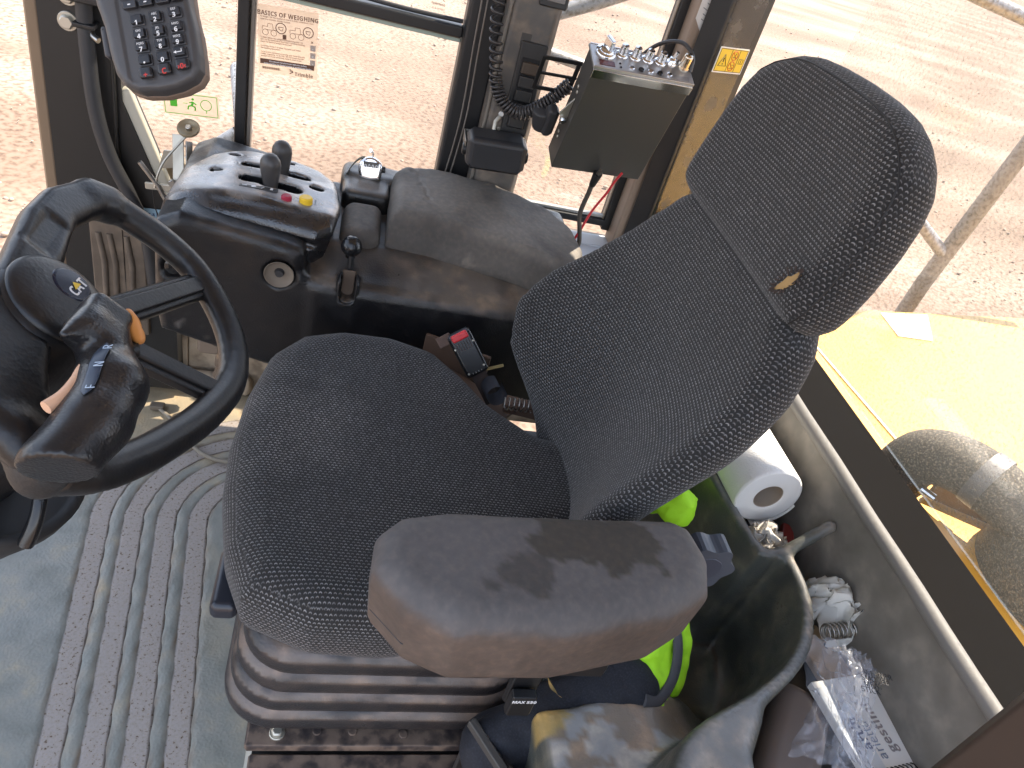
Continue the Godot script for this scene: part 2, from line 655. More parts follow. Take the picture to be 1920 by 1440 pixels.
	dg.uv1_scale = V(3, 3, 1)
	dg.albedo_texture = ntex(1024, noise(0.05, 61, 5), [[0.0, Color(0.74, 0.67, 0.57, 0.05)], [0.5, Color(0.74, 0.67, 0.57, 0.10)], [0.68, Color(0.76, 0.70, 0.6, 0.2)], [0.85, Color(0.8, 0.74, 0.64, 0.5)]])
	M.dusty_glass = dg
	var film := StandardMaterial3D.new()
	film.transparency = BaseMaterial3D.TRANSPARENCY_ALPHA
	film.albedo_color = Color(0.95, 0.84, 0.72, 0.5)
	film.roughness = 0.6
	film.backlight_enabled = true
	film.backlight = L(0.6, 0.5, 0.38)
	M.film = film
	var bag := StandardMaterial3D.new()
	bag.transparency = BaseMaterial3D.TRANSPARENCY_ALPHA
	bag.albedo_color = Color(0.9, 0.93, 1.0, 0.16)
	bag.roughness = 0.12
	bag.normal_enabled = true
	bag.normal_texture = ntex(512, noise(0.02, 66, 4), [], 8.0)
	M.bag = tripl(bag, 6.0)
	# cab floor: grey-blue rubber mat under dried mud
	M.mat_floor = tripl(mat(L(0.58, 0.555, 0.485), 0.6), 1.6)
	M.mat_floor.albedo_texture = ntex(1024, noise(0.008, 71, 6), [[0.15, L(0.78, 0.80, 0.81)], [0.42, L(0.92, 0.94, 0.95)], [0.6, L(1.0, 1.0, 1.0)], [0.78, L(1.12, 1.07, 1.0)], [1.0, L(1.45, 1.25, 1.02)]], 0.0, 1.5)
	M.mat_floor.vertex_color_use_as_albedo = true
	M.mat_floor.roughness_texture = rough_map
	M.mat_floor.roughness = 1.0
	M.mat_floor.normal_enabled = true
	M.mat_floor.normal_texture = fine
	M.mat_floor.normal_scale = 0.3
	M.mud = tripl(mat(L(0.33, 0.29, 0.255), 0.85), 5.0)
	M.mud.albedo_texture = ntex(1024, noise(0.025, 73, 6), [[0.16, L(0.28, 0.19, 0.14)], [0.22, L(0.7, 0.6, 0.52)], [0.27, L(0.9, 0.87, 0.84)], [0.7, L(1.0, 1.0, 1.05)], [1.0, L(0.9, 0.7, 0.5)]])
	M.mud.normal_enabled = true
	M.mud.normal_texture = ntex(512, noise(0.03, 74, 4), [], 1.0)
	# quarry yard outside
	var gm := mat(Color.WHITE, 0.95)
	gm.albedo_texture = ntex(2048, noise(0.004, 81, 7), [[0.1, L(0.175, 0.122, 0.086)], [0.38, L(0.21, 0.148, 0.106)], [0.52, L(0.245, 0.178, 0.133)], [0.68, L(0.268, 0.205, 0.157)], [0.9, L(0.30, 0.24, 0.188)]])
	gm.uv1_scale = V(4, 9, 1)
	gm.detail_enabled = true
	gm.detail_blend_mode = BaseMaterial3D.BLEND_MODE_MUL
	gm.detail_uv_layer = BaseMaterial3D.DETAIL_UV_2
	gm.detail_albedo = ntex(1024, noise(0.07, 83, 6), [[0.1, L(0.45, 0.38, 0.34)], [0.36, L(0.76, 0.7, 0.66)], [0.48, L(0.9, 0.87, 0.85)], [0.64, L(1.0, 1.0, 1.0)], [1.0, L(1.0, 1.0, 1.0)]])
	gm.uv2_scale = V(40, 40, 1)
	M.ground = gm
	font_bold = SystemFont.new()
	font_bold.font_names = PackedStringArray([DS])
	font_bold.font_weight = 700
	font_reg = SystemFont.new()
	font_reg.font_names = PackedStringArray([DS])

func _ready() -> void:
	rng.seed = 7
	nz.seed = 5
	nz.frequency = 1.0
	nz.fractal_octaves = 4
	nz1.seed = 9
	nz1.frequency = 1.0
	nz1.fractal_type = FastNoiseLite.FRACTAL_NONE
	# ---- camera, sky, sun, exposure ----
	var cam := Camera3D.new()
	cam.name = "camera"
	add_child(cam)
	cam.transform = Transform3D(Basis(V(0.96167, 0.24726, 0.11854), V(-0.12122, 0.77112, -0.62505), V(-0.24596, 0.58672, 0.77153)).orthonormalized(), V(0, 1.22, 0.744))
	cam.fov = 54.43
	cam.near = 0.02
	cam.far = 1500.0
	var env := Environment.new()
	env.background_mode = Environment.BG_SKY
	var sky := Sky.new()
	var sm := ProceduralSkyMaterial.new()
	sm.sky_top_color = Color(0.56, 0.62, 0.72)
	sm.sky_horizon_color = Color(0.88, 0.89, 0.90)
	sm.sky_curve = 0.18
	sm.ground_bottom_color = Color(0.55, 0.47, 0.40)
	sm.ground_horizon_color = Color(0.80, 0.80, 0.80)
	sm.sky_energy_multiplier = 1.0
	sm.sun_angle_max = 1.0
	sky.sky_material = sm
	env.sky = sky
	env.tonemap_mode = Environment.TONE_MAPPER_LINEAR
	env.tonemap_exposure = 5.0
	env.sdfgi_enabled = true
	env.ssao_enabled = true
	env.ssil_enabled = true
	var we := WorldEnvironment.new()
	we.name = "world"
	we.environment = env
	add_child(we)
	var sun := DirectionalLight3D.new()
	sun.name = "sun"
	sun.light_color = Color(1.0, 0.95, 0.87)
	sun.light_energy = 1.0
	sun.light_angular_distance = 0.5
	sun.shadow_enabled = true
	add_child(sun)
	sun.transform = Transform3D(Basis.looking_at(-V(0.55, 1.0, -0.30)), V(0, 8, 0))
	make_materials()
	yard()
	cab()
	hood()
	seat()
	console()
	wheel()
	keypad()
	radio()
	gadgets()
	stickers()
	bin_and_tray()
	clutter()

# ---------- the place ----------
func yard() -> void:
	var n := 150
	var verts := PackedVector3Array()
	var uv := PackedVector2Array()
	var uv2 := PackedVector2Array()
	var idx := PackedInt32Array()
	for i in n + 1:
		for j in n + 1:
			var a := 2.0 * i / n - 1.0
			var b := 2.0 * j / n - 1.0
			var x := signf(a) * pow(absf(a), 2.4) * 700.0
			var z := signf(b) * pow(absf(b), 2.4) * 700.0
			var y := -2.1 + 0.10 * nz.get_noise_2d(x * 0.12, z * 0.12) + 0.05 * nz.get_noise_2d(x * 0.6 + 40.0, z * 0.6)
			verts.append(V(x, y, z))
			uv.append(Vector2(x, z) / 240.0)
			uv2.append(Vector2(x, z) / 240.0)
	for i in n:
		for j in n:
			var k := i * (n + 1) + j
			idx.append_array([k, k + n + 1, k + 1, k + 1, k + n + 1, k + n + 2])
	var arr := []
	arr.resize(Mesh.ARRAY_MAX)
	arr[Mesh.ARRAY_VERTEX] = verts
	arr[Mesh.ARRAY_TEX_UV] = uv
	arr[Mesh.ARRAY_TEX_UV2] = uv2
	arr[Mesh.ARRAY_INDEX] = idx
	var am := ArrayMesh.new()
	am.add_surface_from_arrays(Mesh.PRIMITIVE_TRIANGLES, arr)
	var st := SurfaceTool.new()
	st.create_from(am, 0)
	st.generate_normals()
	struct("ground", st.commit(), M.ground)
	# loose stones lying on the yard
	var sp := SphereMesh.new()
	sp.radius = 0.5
	sp.height = 0.7
	sp.radial_segments = 7
	sp.rings = 4
	var mm := MultiMesh.new()
	mm.transform_format = MultiMesh.TRANSFORM_3D
	mm.mesh = sp
	mm.instance_count = 9000
	for k in 9000:
		var z := -3.0 - 24.0 * pow(rng.randf(), 1.5)
		var x := rng.randf_range(-8.0, 10.0) + maxf(0.0, -z - 6.0) * rng.randf_range(-0.4, 0.9)
		var s := 0.012 + 0.05 * pow(rng.randf(), 5.0)
		var y := -2.1 + 0.10 * nz.get_noise_2d(x * 0.12, z * 0.12) + 0.05 * nz.get_noise_2d(x * 0.6 + 40.0, z * 0.6)
		mm.set_instance_transform(k, Transform3D(Basis.from_euler(V(rng.randf() * 0.5, rng.randf() * TAU, rng.randf() * 0.5)).scaled(V(s * rng.randf_range(0.7, 1.5), s, s)), V(x, y + s * 0.1, z)))
	var mi := MultiMeshInstance3D.new()
	mi.name = "loose_stones"
	mi.multimesh = mm
	mi.material_override = mat(L(0.33, 0.25, 0.19), 0.95)
	mi.set_meta("kind", "stuff")
	tag(mi, "small loose stones scattered over the pinkish gravel yard", "stones")
	add_child(mi)

func groove_path(k: int) -> Array:
	# centre line of one mat groove, k = 0 nearest the seat
	var off := 0.058 * k
	var p := []
	for i in 16:
		var z := 0.62 - 0.92 * i / 15.0
		p.append(Vector2(-0.139 - off + 0.126 * (z - 0.183), z))
	var c := Vector2(-0.199 + 0.12, -0.30)
	for i in range(1, 13):
		var a := PI * 0.5 * i / 12.0 * 0.98
		var r := 0.12 + off
		p.append(c + Vector2(-cos(a), -sin(a)) * r)
	p.append(Vector2(0.2, -0.42 - off))
	return p

func cab() -> void:
	# ---- floor: rubber mat with four curved grooves ----
	var paths := []
	for k in 4:
		paths.append(PackedVector2Array(groove_path(k)))
	var h := 0.007
	var nx := int(0.95 / h)
	var nzz := int(1.36 / h)
	var verts := PackedVector3Array()
	var idx := PackedInt32Array()
	var cols := PackedColorArray()
	for i in nx + 1:
		for j in nzz + 1:
			var p := Vector2(-0.78 + i * h, -0.70 + j * h)
			var d := 1.0
			for q in paths:
				if p.x > -0.44 and p.x < 0.2:
					d = minf(d, line2(p, q))
			verts.append(V(p.x, -0.007 * (1.0 - smoothstep(0.012, 0.020, d)) + 0.0008 * nz.get_noise_2d(p.x * 9.0, p.y * 9.0), p.y))
			# paler beige towards the far wall, with a few random patches
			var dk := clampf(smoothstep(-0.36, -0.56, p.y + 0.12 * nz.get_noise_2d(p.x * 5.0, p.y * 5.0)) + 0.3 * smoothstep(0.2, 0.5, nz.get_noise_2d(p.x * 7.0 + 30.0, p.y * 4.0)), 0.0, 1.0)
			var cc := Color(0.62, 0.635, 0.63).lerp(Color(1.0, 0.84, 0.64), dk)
			var ge := smoothstep(0.010, 0.015, d) * smoothstep(0.024, 0.018, d)
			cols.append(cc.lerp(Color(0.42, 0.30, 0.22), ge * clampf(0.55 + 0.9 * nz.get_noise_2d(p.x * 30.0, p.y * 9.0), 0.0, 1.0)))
	for i in nx:
		for j in nzz:
			var k := i * (nzz + 1) + j
			idx.append_array([k, k + nzz + 1, k + 1, k + 1, k + nzz + 1, k + nzz + 2])
	var arr := []
	arr.resize(Mesh.ARRAY_MAX)
	arr[Mesh.ARRAY_VERTEX] = verts
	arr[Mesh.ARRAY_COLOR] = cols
	arr[Mesh.ARRAY_INDEX] = idx
	var am := ArrayMesh.new()
	am.add_surface_from_arrays(Mesh.PRIMITIVE_TRIANGLES, arr)
	var st := SurfaceTool.new()
	st.create_from(am, 0)
	st.generate_normals()
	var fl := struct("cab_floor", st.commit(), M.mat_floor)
	for k in 4:
		var p := []
		for q in paths[k]:
			p.append(V(q.x, -0.0022, q.y))
		p = spline(p, 4)
		var r := []
		for i in p.size():
			r.append(0.0182 + 0.0016 * nz.get_noise_2d(i * 0.35, k * 20.0))
		st = start()
		tube(st, p, r, 8, false, 0.035, Vector3.UP)
		part("groove_mud", st.commit(), M.mud, fl)
	struct("floor_pan", bx(V(0.05, -0.06, 0), V(1.72, 0.06, 1.42), 0.005), M.black)
	# ---- right-hand wall below the windows, with a low pane added so sun reaches the floor ----
	var wm := start()
	box(wm, T(-0.41, 0.275, -0.715), V(0.22, 0.55, 0.03), 0.003)
	box(wm, T(0.62, 0.275, -0.715), V(0.52, 0.55, 0.03), 0.003)
	box(wm, T(0.03, 0.075, -0.7155), V(0.659, 0.15, 0.029), 0.003)
	box(wm, T(0.03, 0.535, -0.7155), V(0.659, 0.03, 0.029), 0.003)
	box(wm, T(-0.335, 0.03, -0.685), V(0.36, 0.06, 0.03), 0.02)
	struct("cab_right_wall", wm.commit(), M.beige)
	part("added_lower_pane", bx(V(0.03, 0.335, -0.716), V(0.66, 0.37, 0.005), 0.0), M.glass, get_node("cab_right_wall"))
	# ---- front right pillar ----
	var pil := thing("front_right_pillar", "broad black front corner pillar of the cab with bolts and a hose", "pillar")
	part("post", pr(T(0, 0, -0.73), [Vector2(-0.515, 0.02), Vector2(-0.515, 1.8), Vector2(-0.40, 1.8), Vector2(-0.395, 0.664), Vector2(-0.318, 0.46), Vector2(-0.31, 0.02)], 0.075), M.cover_black, pil)
	part("lower_panel", bx(V(-0.415, 0.30, -0.652), V(0.10, 0.26, 0.016), 0.004), tripl_dust(L(0.16, 0.125, 0.095)), pil)
	for x in [-0.445, -0.425, -0.395]:
		part("panel_rib", tb([V(x, 0.18, -0.643), V(x + 0.004, 0.34, -0.643), V(x - 0.004, 0.405, -0.645)], 0.006, 8), tripl_dust(L(0.15, 0.12, 0.095)), pil)
	part("inner_ridge", bx(V(-0.405, 0.62, -0.65), V(0.006, 1.2, 0.012), 0.002), M.cover_black, pil)
	part("tan_edge", bx(V(-0.528, 0.9, -0.69), V(0.024, 1.8, 0.05), 0.006), tripl(mat(L(0.20, 0.14, 0.09), 0.3), 3.0), pil)
	var ed := V(0.077, -0.205, 0).normalized()
	part("pale_seal", bx(V(-0.349, 0.565, -0.668), V(0.26, 0.022, 0.018), 0.004, frame(ed, V(0, 0, 1).cross(ed))), mat(L(0.5, 0.47, 0.38), 0.6), pil)
	for y in [0.782, 0.822]:
		var bt := start()
		var f := Transform3D(frame(V(1, 0, 0), V(0, 0, 1)), V(-0.470 + (y - 0.782) * 0.1, y, -0.655))
		lathe(bt, f, cyl(0.0155, 0.003), 20)
		lathe(bt, f.translated_local(V(0, 0.003, 0)), cyl(0.0115, 0.009, 0.002), 6)
		part("bolt", bt.commit(), M.zinc, pil)
	part("mount_plate", bx(V(-0.43, 0.835, -0.63), V(0.12, 0.012, 0.06), 0.003), M.satin, pil)
	part("hook", tb([V(-0.437, 0.79, -0.64), V(-0.424, 0.775, -0.625), V(-0.415, 0.772, -0.62)], 0.005, 8), M.steel, pil)
	var hose := thing("pillar_hose", "ribbed grey black hose running down the front corner pillar", "hose")
	part("hose", tb(spline([V(-0.435, 0.86, -0.63), V(-0.437, 0.78, -0.632), V(-0.432, 0.66, -0.630), V(-0.415, 0.575, -0.630), V(-0.385, 0.50, -0.632), V(-0.36, 0.42, -0.635), V(-0.35, 0.30, -0.64)], 10), 0.0125, 14), M.rubber, hose)
	part("hose_clip", bx(V(-0.436, 0.79, -0.632), V(0.034, 0.008, 0.03), 0.002), M.satin, hose)
	# ---- side windows ----
	var wf := thing("front_side_window", "right front side pane with dotted black edge beside the corner pillar", "window")
	part("pane", bx(V(-0.30, 1.12, -0.712), V(0.18, 1.36, 0.005), 0.0), M.glass, wf)
	var dm := MultiMesh.new()
	dm.transform_format = MultiMesh.TRANSFORM_3D
	var dot := BoxMesh.new()
	dot.size = V(0.0022, 0.0022, 0.0006)
	dm.mesh = dot
	dm.instance_count = 600
	for k in 600:
		dm.set_instance_transform(k, T(-0.2125 - 0.003 * (k % 3) - 0.0, 0.45 + 0.0042 * int(k / 3.0) + 0.0014 * (k % 2), -0.7088, Basis.from_scale(Vector3.ONE * (1.0 - 0.25 * (k % 3)))))
	var di := MultiMeshInstance3D.new()
	di.name = "printed_dots"
	di.multimesh = dm
	di.material_override = M.black
	di.set_meta("kind", "stuff")
	wf.add_child(di)
	var ww := thing("sliding_side_window", "large right side pane in black frame between two dark posts", "window")
	part("pane", bx(V(-0.01, 0.715, -0.706), V(0.37, 0.34, 0.005), 0.0), M.glass, ww)
	part("pane", bx(V(-0.01, 1.35, -0.714), V(0.37, 0.88, 0.005), 0.0), M.glass, ww)
	part("front_stile", bx(V(-0.203, 1.12, -0.70), V(0.020, 1.36, 0.035), 0.003), M.satin, ww)
	part("front_seal", bx(V(-0.188, 1.12, -0.698), V(0.008, 1.36, 0.02), 0.002), mat(L(0.16, 0.14, 0.12), 0.5), ww)
	part("middle_rail", bx(V(-0.008, 0.899, -0.70), V(0.352, 0.021, 0.03), 0.004), M.satin, ww)
	part("glass_edge", bx(V(-0.008, 0.883, -0.701), V(0.350, 0.007, 0.006), 0.001), mat(L(0.35, 0.42, 0.36), 0.25), ww)
	part("weather_strip", tb(spline([V(-0.18, 0.914, -0.698), V(-0.05, 0.9165, -0.698), V(0.06, 0.914, -0.698), V(0.165, 0.9155, -0.698)], 6), 0.004, 7), M.rubber, ww)
	part("bottom_rail", bx(V(-0.008, 0.552, -0.70), V(0.352, 0.02, 0.03), 0.004), M.satin, ww)
	# ---- door post with grey cover ----
	var bp := thing("middle_post", "upright black post with a dusty grey plastic cover beside the side window", "post")
	part("post", bx(V(0.200, 1.08, -0.695), V(0.066, 1.44, 0.05), 0.008), M.satin, bp)
	part("cover", bx(V(0.276, 1.08, -0.672), V(0.094, 1.44, 0.085), 0.016), M.pillar_grey, bp)
	part("cover_edge", bx(V(0.2335, 1.08, -0.650), V(0.006, 1.44, 0.03), 0.002), mat(L(0.17, 0.15, 0.125), 0.5), bp)
	for x in [0.186, 0.196]:
		part("thin_cable", tb(spline([V(x - 0.006, 0.60, -0.667), V(x + 0.006, 0.75, -0.667), V(x + 0.002, 0.9, -0.667), V(x - 0.002, 1.1, -0.667), V(x, 1.5, -0.667)], 6), 0.0018, 6), mat(L(0.16, 0.14, 0.12), 0.5), bp)
	var sw := part("switch_panel", bx(V(0.288, 0.842, -0.628), V(0.050, 0.165, 0.008), 0.003), mat(L(0.035, 0.034, 0.033), 0.5), bp)
	part("panel_recess", bx(V(0.288, 0.836, -0.6238), V(0.034, 0.125, 0.002), 0.0005), M.black, sw)
	for k in 5:
		part("rocker", bx(V(0.288, 0.882 - 0.024 * k, -0.6205), V(0.030, 0.021, 0.007), 0.0025), mat(L(0.075, 0.055, 0.04) if k == 0 else L(0.035, 0.034, 0.033), 0.45), sw)
	var s2 := part("upper_switch", bx(V(0.301, 1.035, -0.628), V(0.05, 0.10, 0.008), 0.003), mat(L(0.03, 0.03, 0.03), 0.5), bp)
	part("switch_window", bx(V(0.303, 1.03, -0.6232), V(0.032, 0.07, 0.003), 0.001), mat(L(0.2, 0.19, 0.18), 0.25), s2)
	part("cover_stain", bx(V(0.27, 0.925, -0.6293), V(0.018, 0.022, 0.0006), 0.0002), mat(L(0.06, 0.055, 0.05), 0.7), bp)
	for y in [0.765, 0.755]:
		part("screw", la(cyl(0.0035, 0.002), 12, Transform3D(frame(V(1, 0, 0), V(0, 0, 1)), V(0.256 + (y - 0.755) * 0.5, y, -0.629))), M.zinc, bp)
	# ---- rear side window and rear right post ----
	var rw := thing("rear_side_window", "small right rear side pane in a thin black frame behind the black radio", "window")
	part("pane", bx(V(0.44, 1.15, -0.706), V(0.23, 1.10, 0.005), 0.0), M.glass, rw)
	part("rear_stile", bx(V(0.548, 1.15, -0.697), V(0.020, 1.14, 0.035), 0.003), M.satin, rw)
	part("stile_seal", bx(V(0.5365, 1.15, -0.690), V(0.003, 1.10, 0.012), 0.001), mat(L(0.25, 0.2, 0.15), 0.4), rw)
	part("bottom_rail", bx(V(0.44, 0.596, -0.695), V(0.24, 0.016, 0.03), 0.003), M.satin, rw)
	part("bottom_seal", bx(V(0.44, 0.6075, -0.693), V(0.22, 0.006, 0.012), 0.001), mat(L(0.4, 0.4, 0.38), 0.5), rw)
	var cp := thing("rear_right_post", "glossy black rear corner post with a yellow warning label and tan side", "post")
	part("tan_side", bx(V(0.572, 1.15, -0.665), V(0.034, 1.26, 0.055), 0.004), tripl(mat(L(0.26, 0.19, 0.14), 0.55), 4.0), cp)
	var cb := Basis(Vector3.UP, deg_to_rad(27))
	part("gloss_face", bx(V(0.626, 1.15, -0.630), V(0.088, 1.30, 0.05), 0.006, cb), M.paint_black, cp)
	part("face_edge", bx(V(0.585, 1.15, -0.613), V(0.012, 1.29, 0.05), 0.004, cb), M.satin, cp)
	part("outer_seal", bx(V(0.680, 1.15, -0.670), V(0.032, 1.30, 0.035), 0.004, cb), M.satin, cp)
	part("pale_trim", bx(V(0.699, 1.15, -0.682), V(0.006, 1.30, 0.012), 0.002, cb), mat(L(0.45, 0.42, 0.38), 0.4), cp)
	# the painted ledge behind the console
	var lg := start()
	box(lg, T(0.49, 0.535, -0.625), V(0.30, 0.05, 0.16), 0.008)
	box(lg, T(0.49, 0.5615, -0.66), V(0.30, 0.006, 0.05), 0.002)
	box(lg, T(0.49, 0.54, -0.52), V(0.30, 0.03, 0.045), 0.006)
	var ledge := struct("window_ledge", lg.commit(), tripl(mat(L(0.50, 0.52, 0.55), 0.45), 4.0))
	part("screw", la(cyl(0.006, 0.004), 14, T(0.60, 0.560, -0.60)), M.zinc, ledge)
	# ---- rear wall, sill, rear window ----
	struct("cab_rear_wall", bx(V(0.885, 0.28, 0), V(0.04, 0.56, 1.40), 0.004), M.black)
	struct("rear_window_sill", bx(V(0.818, 0.578, 0), V(0.108, 0.022, 1.30), 0.003), matte(L(0.010, 0.009, 0.0085)))
	var rg := thing("rear_window", "dusty rear window pane over the yellow engine hood", "window")
	var gs := start()
	for q in [[V(0.878, 0.591, -0.66), V(0.878, 1.75, -0.66), V(0.878, 1.75, 0.66), V(0.878, 0.591, 0.66)]]:
		var uvq := [Vector2(0, 0), Vector2(0, 1), Vector2(1, 1), Vector2(1, 0)]
		for t in [[0, 1, 2], [0, 2, 3]]:
			for k in t:
				gs.set_uv(uvq[k])
				gs.set_normal(V(-1, 0, 0))
				gs.add_vertex(q[k])
	part("dust_film", gs.commit(), M.dusty_glass, rg)
	part("pane", bx(V(0.884, 1.17, 0), V(0.005, 1.16, 1.32), 0.0), M.glass, rg)
	# ---- left side: door post, rear left post, roof ----
	var dp := thing("left_door_post", "dark brown door post in the near bottom right corner", "post")
	part("post", bx(V(0.40, 0.88, 0.65), V(0.18, 1.80, 0.10), 0.008), tripl(mat(L(0.035, 0.022, 0.016), 0.45), 3.0), dp)
	var rl := thing("rear_left_post", "plain black rear left corner post behind the storage bin", "post")
	part("post", bx(V(0.86, 1.15, 0.68), V(0.08, 1.26, 0.07), 0.008), M.satin, rl)
	var fw := thing("windscreen", "clear windscreen ahead of the steering wheel", "window")
	part("pane", bx(V(-0.80, 1.0, 0), V(0.006, 1.56, 1.3), 0.0), M.glass, fw)
	struct("cab_roof", slab([Vector2(-0.95, -0.94), Vector2(0.95, -0.94), Vector2(1.27, -0.50), Vector2(1.325, -0.36), Vector2(1.385, -0.30), Vector2(1.385, 0.90), Vector2(-0.95, 0.90)], 1.80, 1.88), mat(L(0.36, 0.34, 0.31), 0.8))  # out of view; overhang and rear chamfer shaped for where sun falls inside
	# ---- hand rails outside the right-hand windows ----
	var r1 := thing("upper_hand_rail", "scuffed grey tube hand rail sloping past the middle post", "hand rail", Vector3.ZERO, "tube hand rails outside the cab")
	part("tube", tb(spline([V(0.20, 0.86, -0.92), V(0.30, 0.895, -0.92), V(0.45, 0.965, -0.92), V(0.75, 1.13, -0.92), V(1.0, 1.20, -0.92), V(1.24, 1.172, -0.92), V(1.42, 1.155, -0.92), V(2.1, 1.09, -0.92)], 8), 0.0155, 12), M.galv, r1)
	part("joint_bracket", bx(V(0.355, 0.90, -0.915), V(0.02, 0.06, 0.045), 0.004, Basis(V(0, 0, 1), 0.3)), M.satin, r1)
	var r2 := thing("lower_hand_rail", "short grey horizontal tube rail behind the radio", "hand rail", Vector3.ZERO, "tube hand rails outside the cab")
	part("tube", tb([V(0.25, 0.86, -0.95), V(0.36, 0.845, -0.95), V(0.6, 0.82, -0.95)], 0.013, 12), M.galv, r2)
	var r3 := thing("rear_hand_rail", "rusty grey upright rail post with side brace beyond the headrest", "hand rail", Vector3.ZERO, "tube hand rails outside the cab")
	var g3 := tripl(mat(L(0.27, 0.235, 0.20), 0.55), 6.0)
	g3.albedo_texture = M.galv.albedo_texture
	part("upright", tb([V(1.575, -0.2, -0.9), V(1.578, 0.5, -0.9), V(1.61, 0.90, -0.9), V(1.66, 1.5, -0.9)], 0.022, 14), g3, r3)
	part("brace", tb([V(0.95, 0.60, -0.9), V(1.25, 0.655, -0.9), V(1.43, 0.678, -0.9), V(1.585, 0.59, -0.9)], 0.016, 12), M.galv, r3)
	var r4 := thing("front_grab_rail", "pale grey sloping tube seen through the front side pane", "hand rail", Vector3.ZERO, "tube hand rails outside the cab")
	part("tube", tb([V(-0.45, 0.35, -0.9), V(-0.319, 0.471, -0.9), V(-0.235, 0.546, -0.9), V(-0.228, 0.552, -0.92), V(-0.30, 0.552, -1.3)], 0.019, 14), M.galv, r4)

func hood() -> void:
	var h := thing("engine_hood", "sun bleached yellow engine hood behind the rear window", "engine hood")
	part("top_panel", slab([Vector2(0.95, -0.61), Vector2(1.29, -0.683), Vector2(1.85, -0.792), Vector2(3.3, -0.95), Vector2(3.3, 1.3), Vector2(0.95, 1.1)], 0.46, 0.50), M.hood, h)
	part("side_panel", slab([Vector2(0.955, -0.60), Vector2(1.29, -0.675), Vector2(1.85, -0.784), Vector2(3.29, -0.94), Vector2(3.29, 1.29), Vector2(0.955, 1.09)], -0.9, 0.458), M.hood, h)
	part("pale_patch", slab([Vector2(1.30, -0.672), Vector2(1.46, -0.704), Vector2(1.39, -0.575), Vector2(1.29, -0.572)], 0.5005, 0.5035), mat(L(0.75, 0.72, 0.62), 0.5), h)
	part("hood_seam", bx(V(1.03, 0.5015, -0.30), V(0.006, 0.003, 0.50), 0.0, Basis(Vector3.UP, 0.10)), mat(L(0.75, 0.7, 0.5), 0.5), h)
	var e := thing("intake_pipe", "dusty dark bent intake pipe with clamp rising from the yellow hood", "pipe")
	var dk := tripl(mat(L(0.34, 0.31, 0.28), 0.85), 8.0)
	dk.albedo_texture = ntex(512, noise(0.05, 91, 4), [[0.2, L(0.7, 0.7, 0.7)], [0.55, L(1, 1, 1)], [0.7, L(2.2, 2.1, 1.9)], [0.85, L(4.0, 3.7, 3.2)]], 0.0, 4.0)
	part("elbow", tb(spline([V(0.985, 0.46, -0.075), V(0.975, 0.53, -0.07), V(0.98, 0.575, -0.05), V(1.0, 0.60, -0.005), V(1.03, 0.60, 0.05), V(1.08, 0.585, 0.13)], 8), 0.046, 20), dk, e)
	part("clamp", tb([V(1.012, 0.602, 0.015), V(1.024, 0.602, 0.038)], 0.0485, 20), mat(L(0.16, 0.16, 0.17), 0.5, 0.3), e)
	part("clamp_screw", tb([V(0.965, 0.535, -0.015), V(0.985, 0.53, 0.0)], 0.008, 8), M.chrome, e)
	var c := thing("air_cleaner", "big round dusty black air cleaner bowl on the yellow hood", "air cleaner", V(1.165, 0.50, 0.165))
	part("bowl", la([Vector2(0.0, 0.15), Vector2(0.05, 0.147), Vector2(0.10, 0.132), Vector2(0.140, 0.10), Vector2(0.157, 0.06), Vector2(0.157, 0.02), Vector2(0.157, 0.0)], 36), dk, c)
	part("bracket", bx(V(-0.10, 0.02, -0.17), V(0.12, 0.035, 0.012), 0.002, Basis(Vector3.UP, -0.5)), mat(L(0.16, 0.09, 0.04), 0.5), c)

# ---------- operator seat ----------
func cloth_tone(p: Vector3, n: Vector3) -> Color:
	var v := 0.168 + 0.03 * nz.get_noise_3d(p.x * 6.0, p.y * 6.0, p.z * 6.0)
	return Color(v, v * 0.985, v * 0.995)

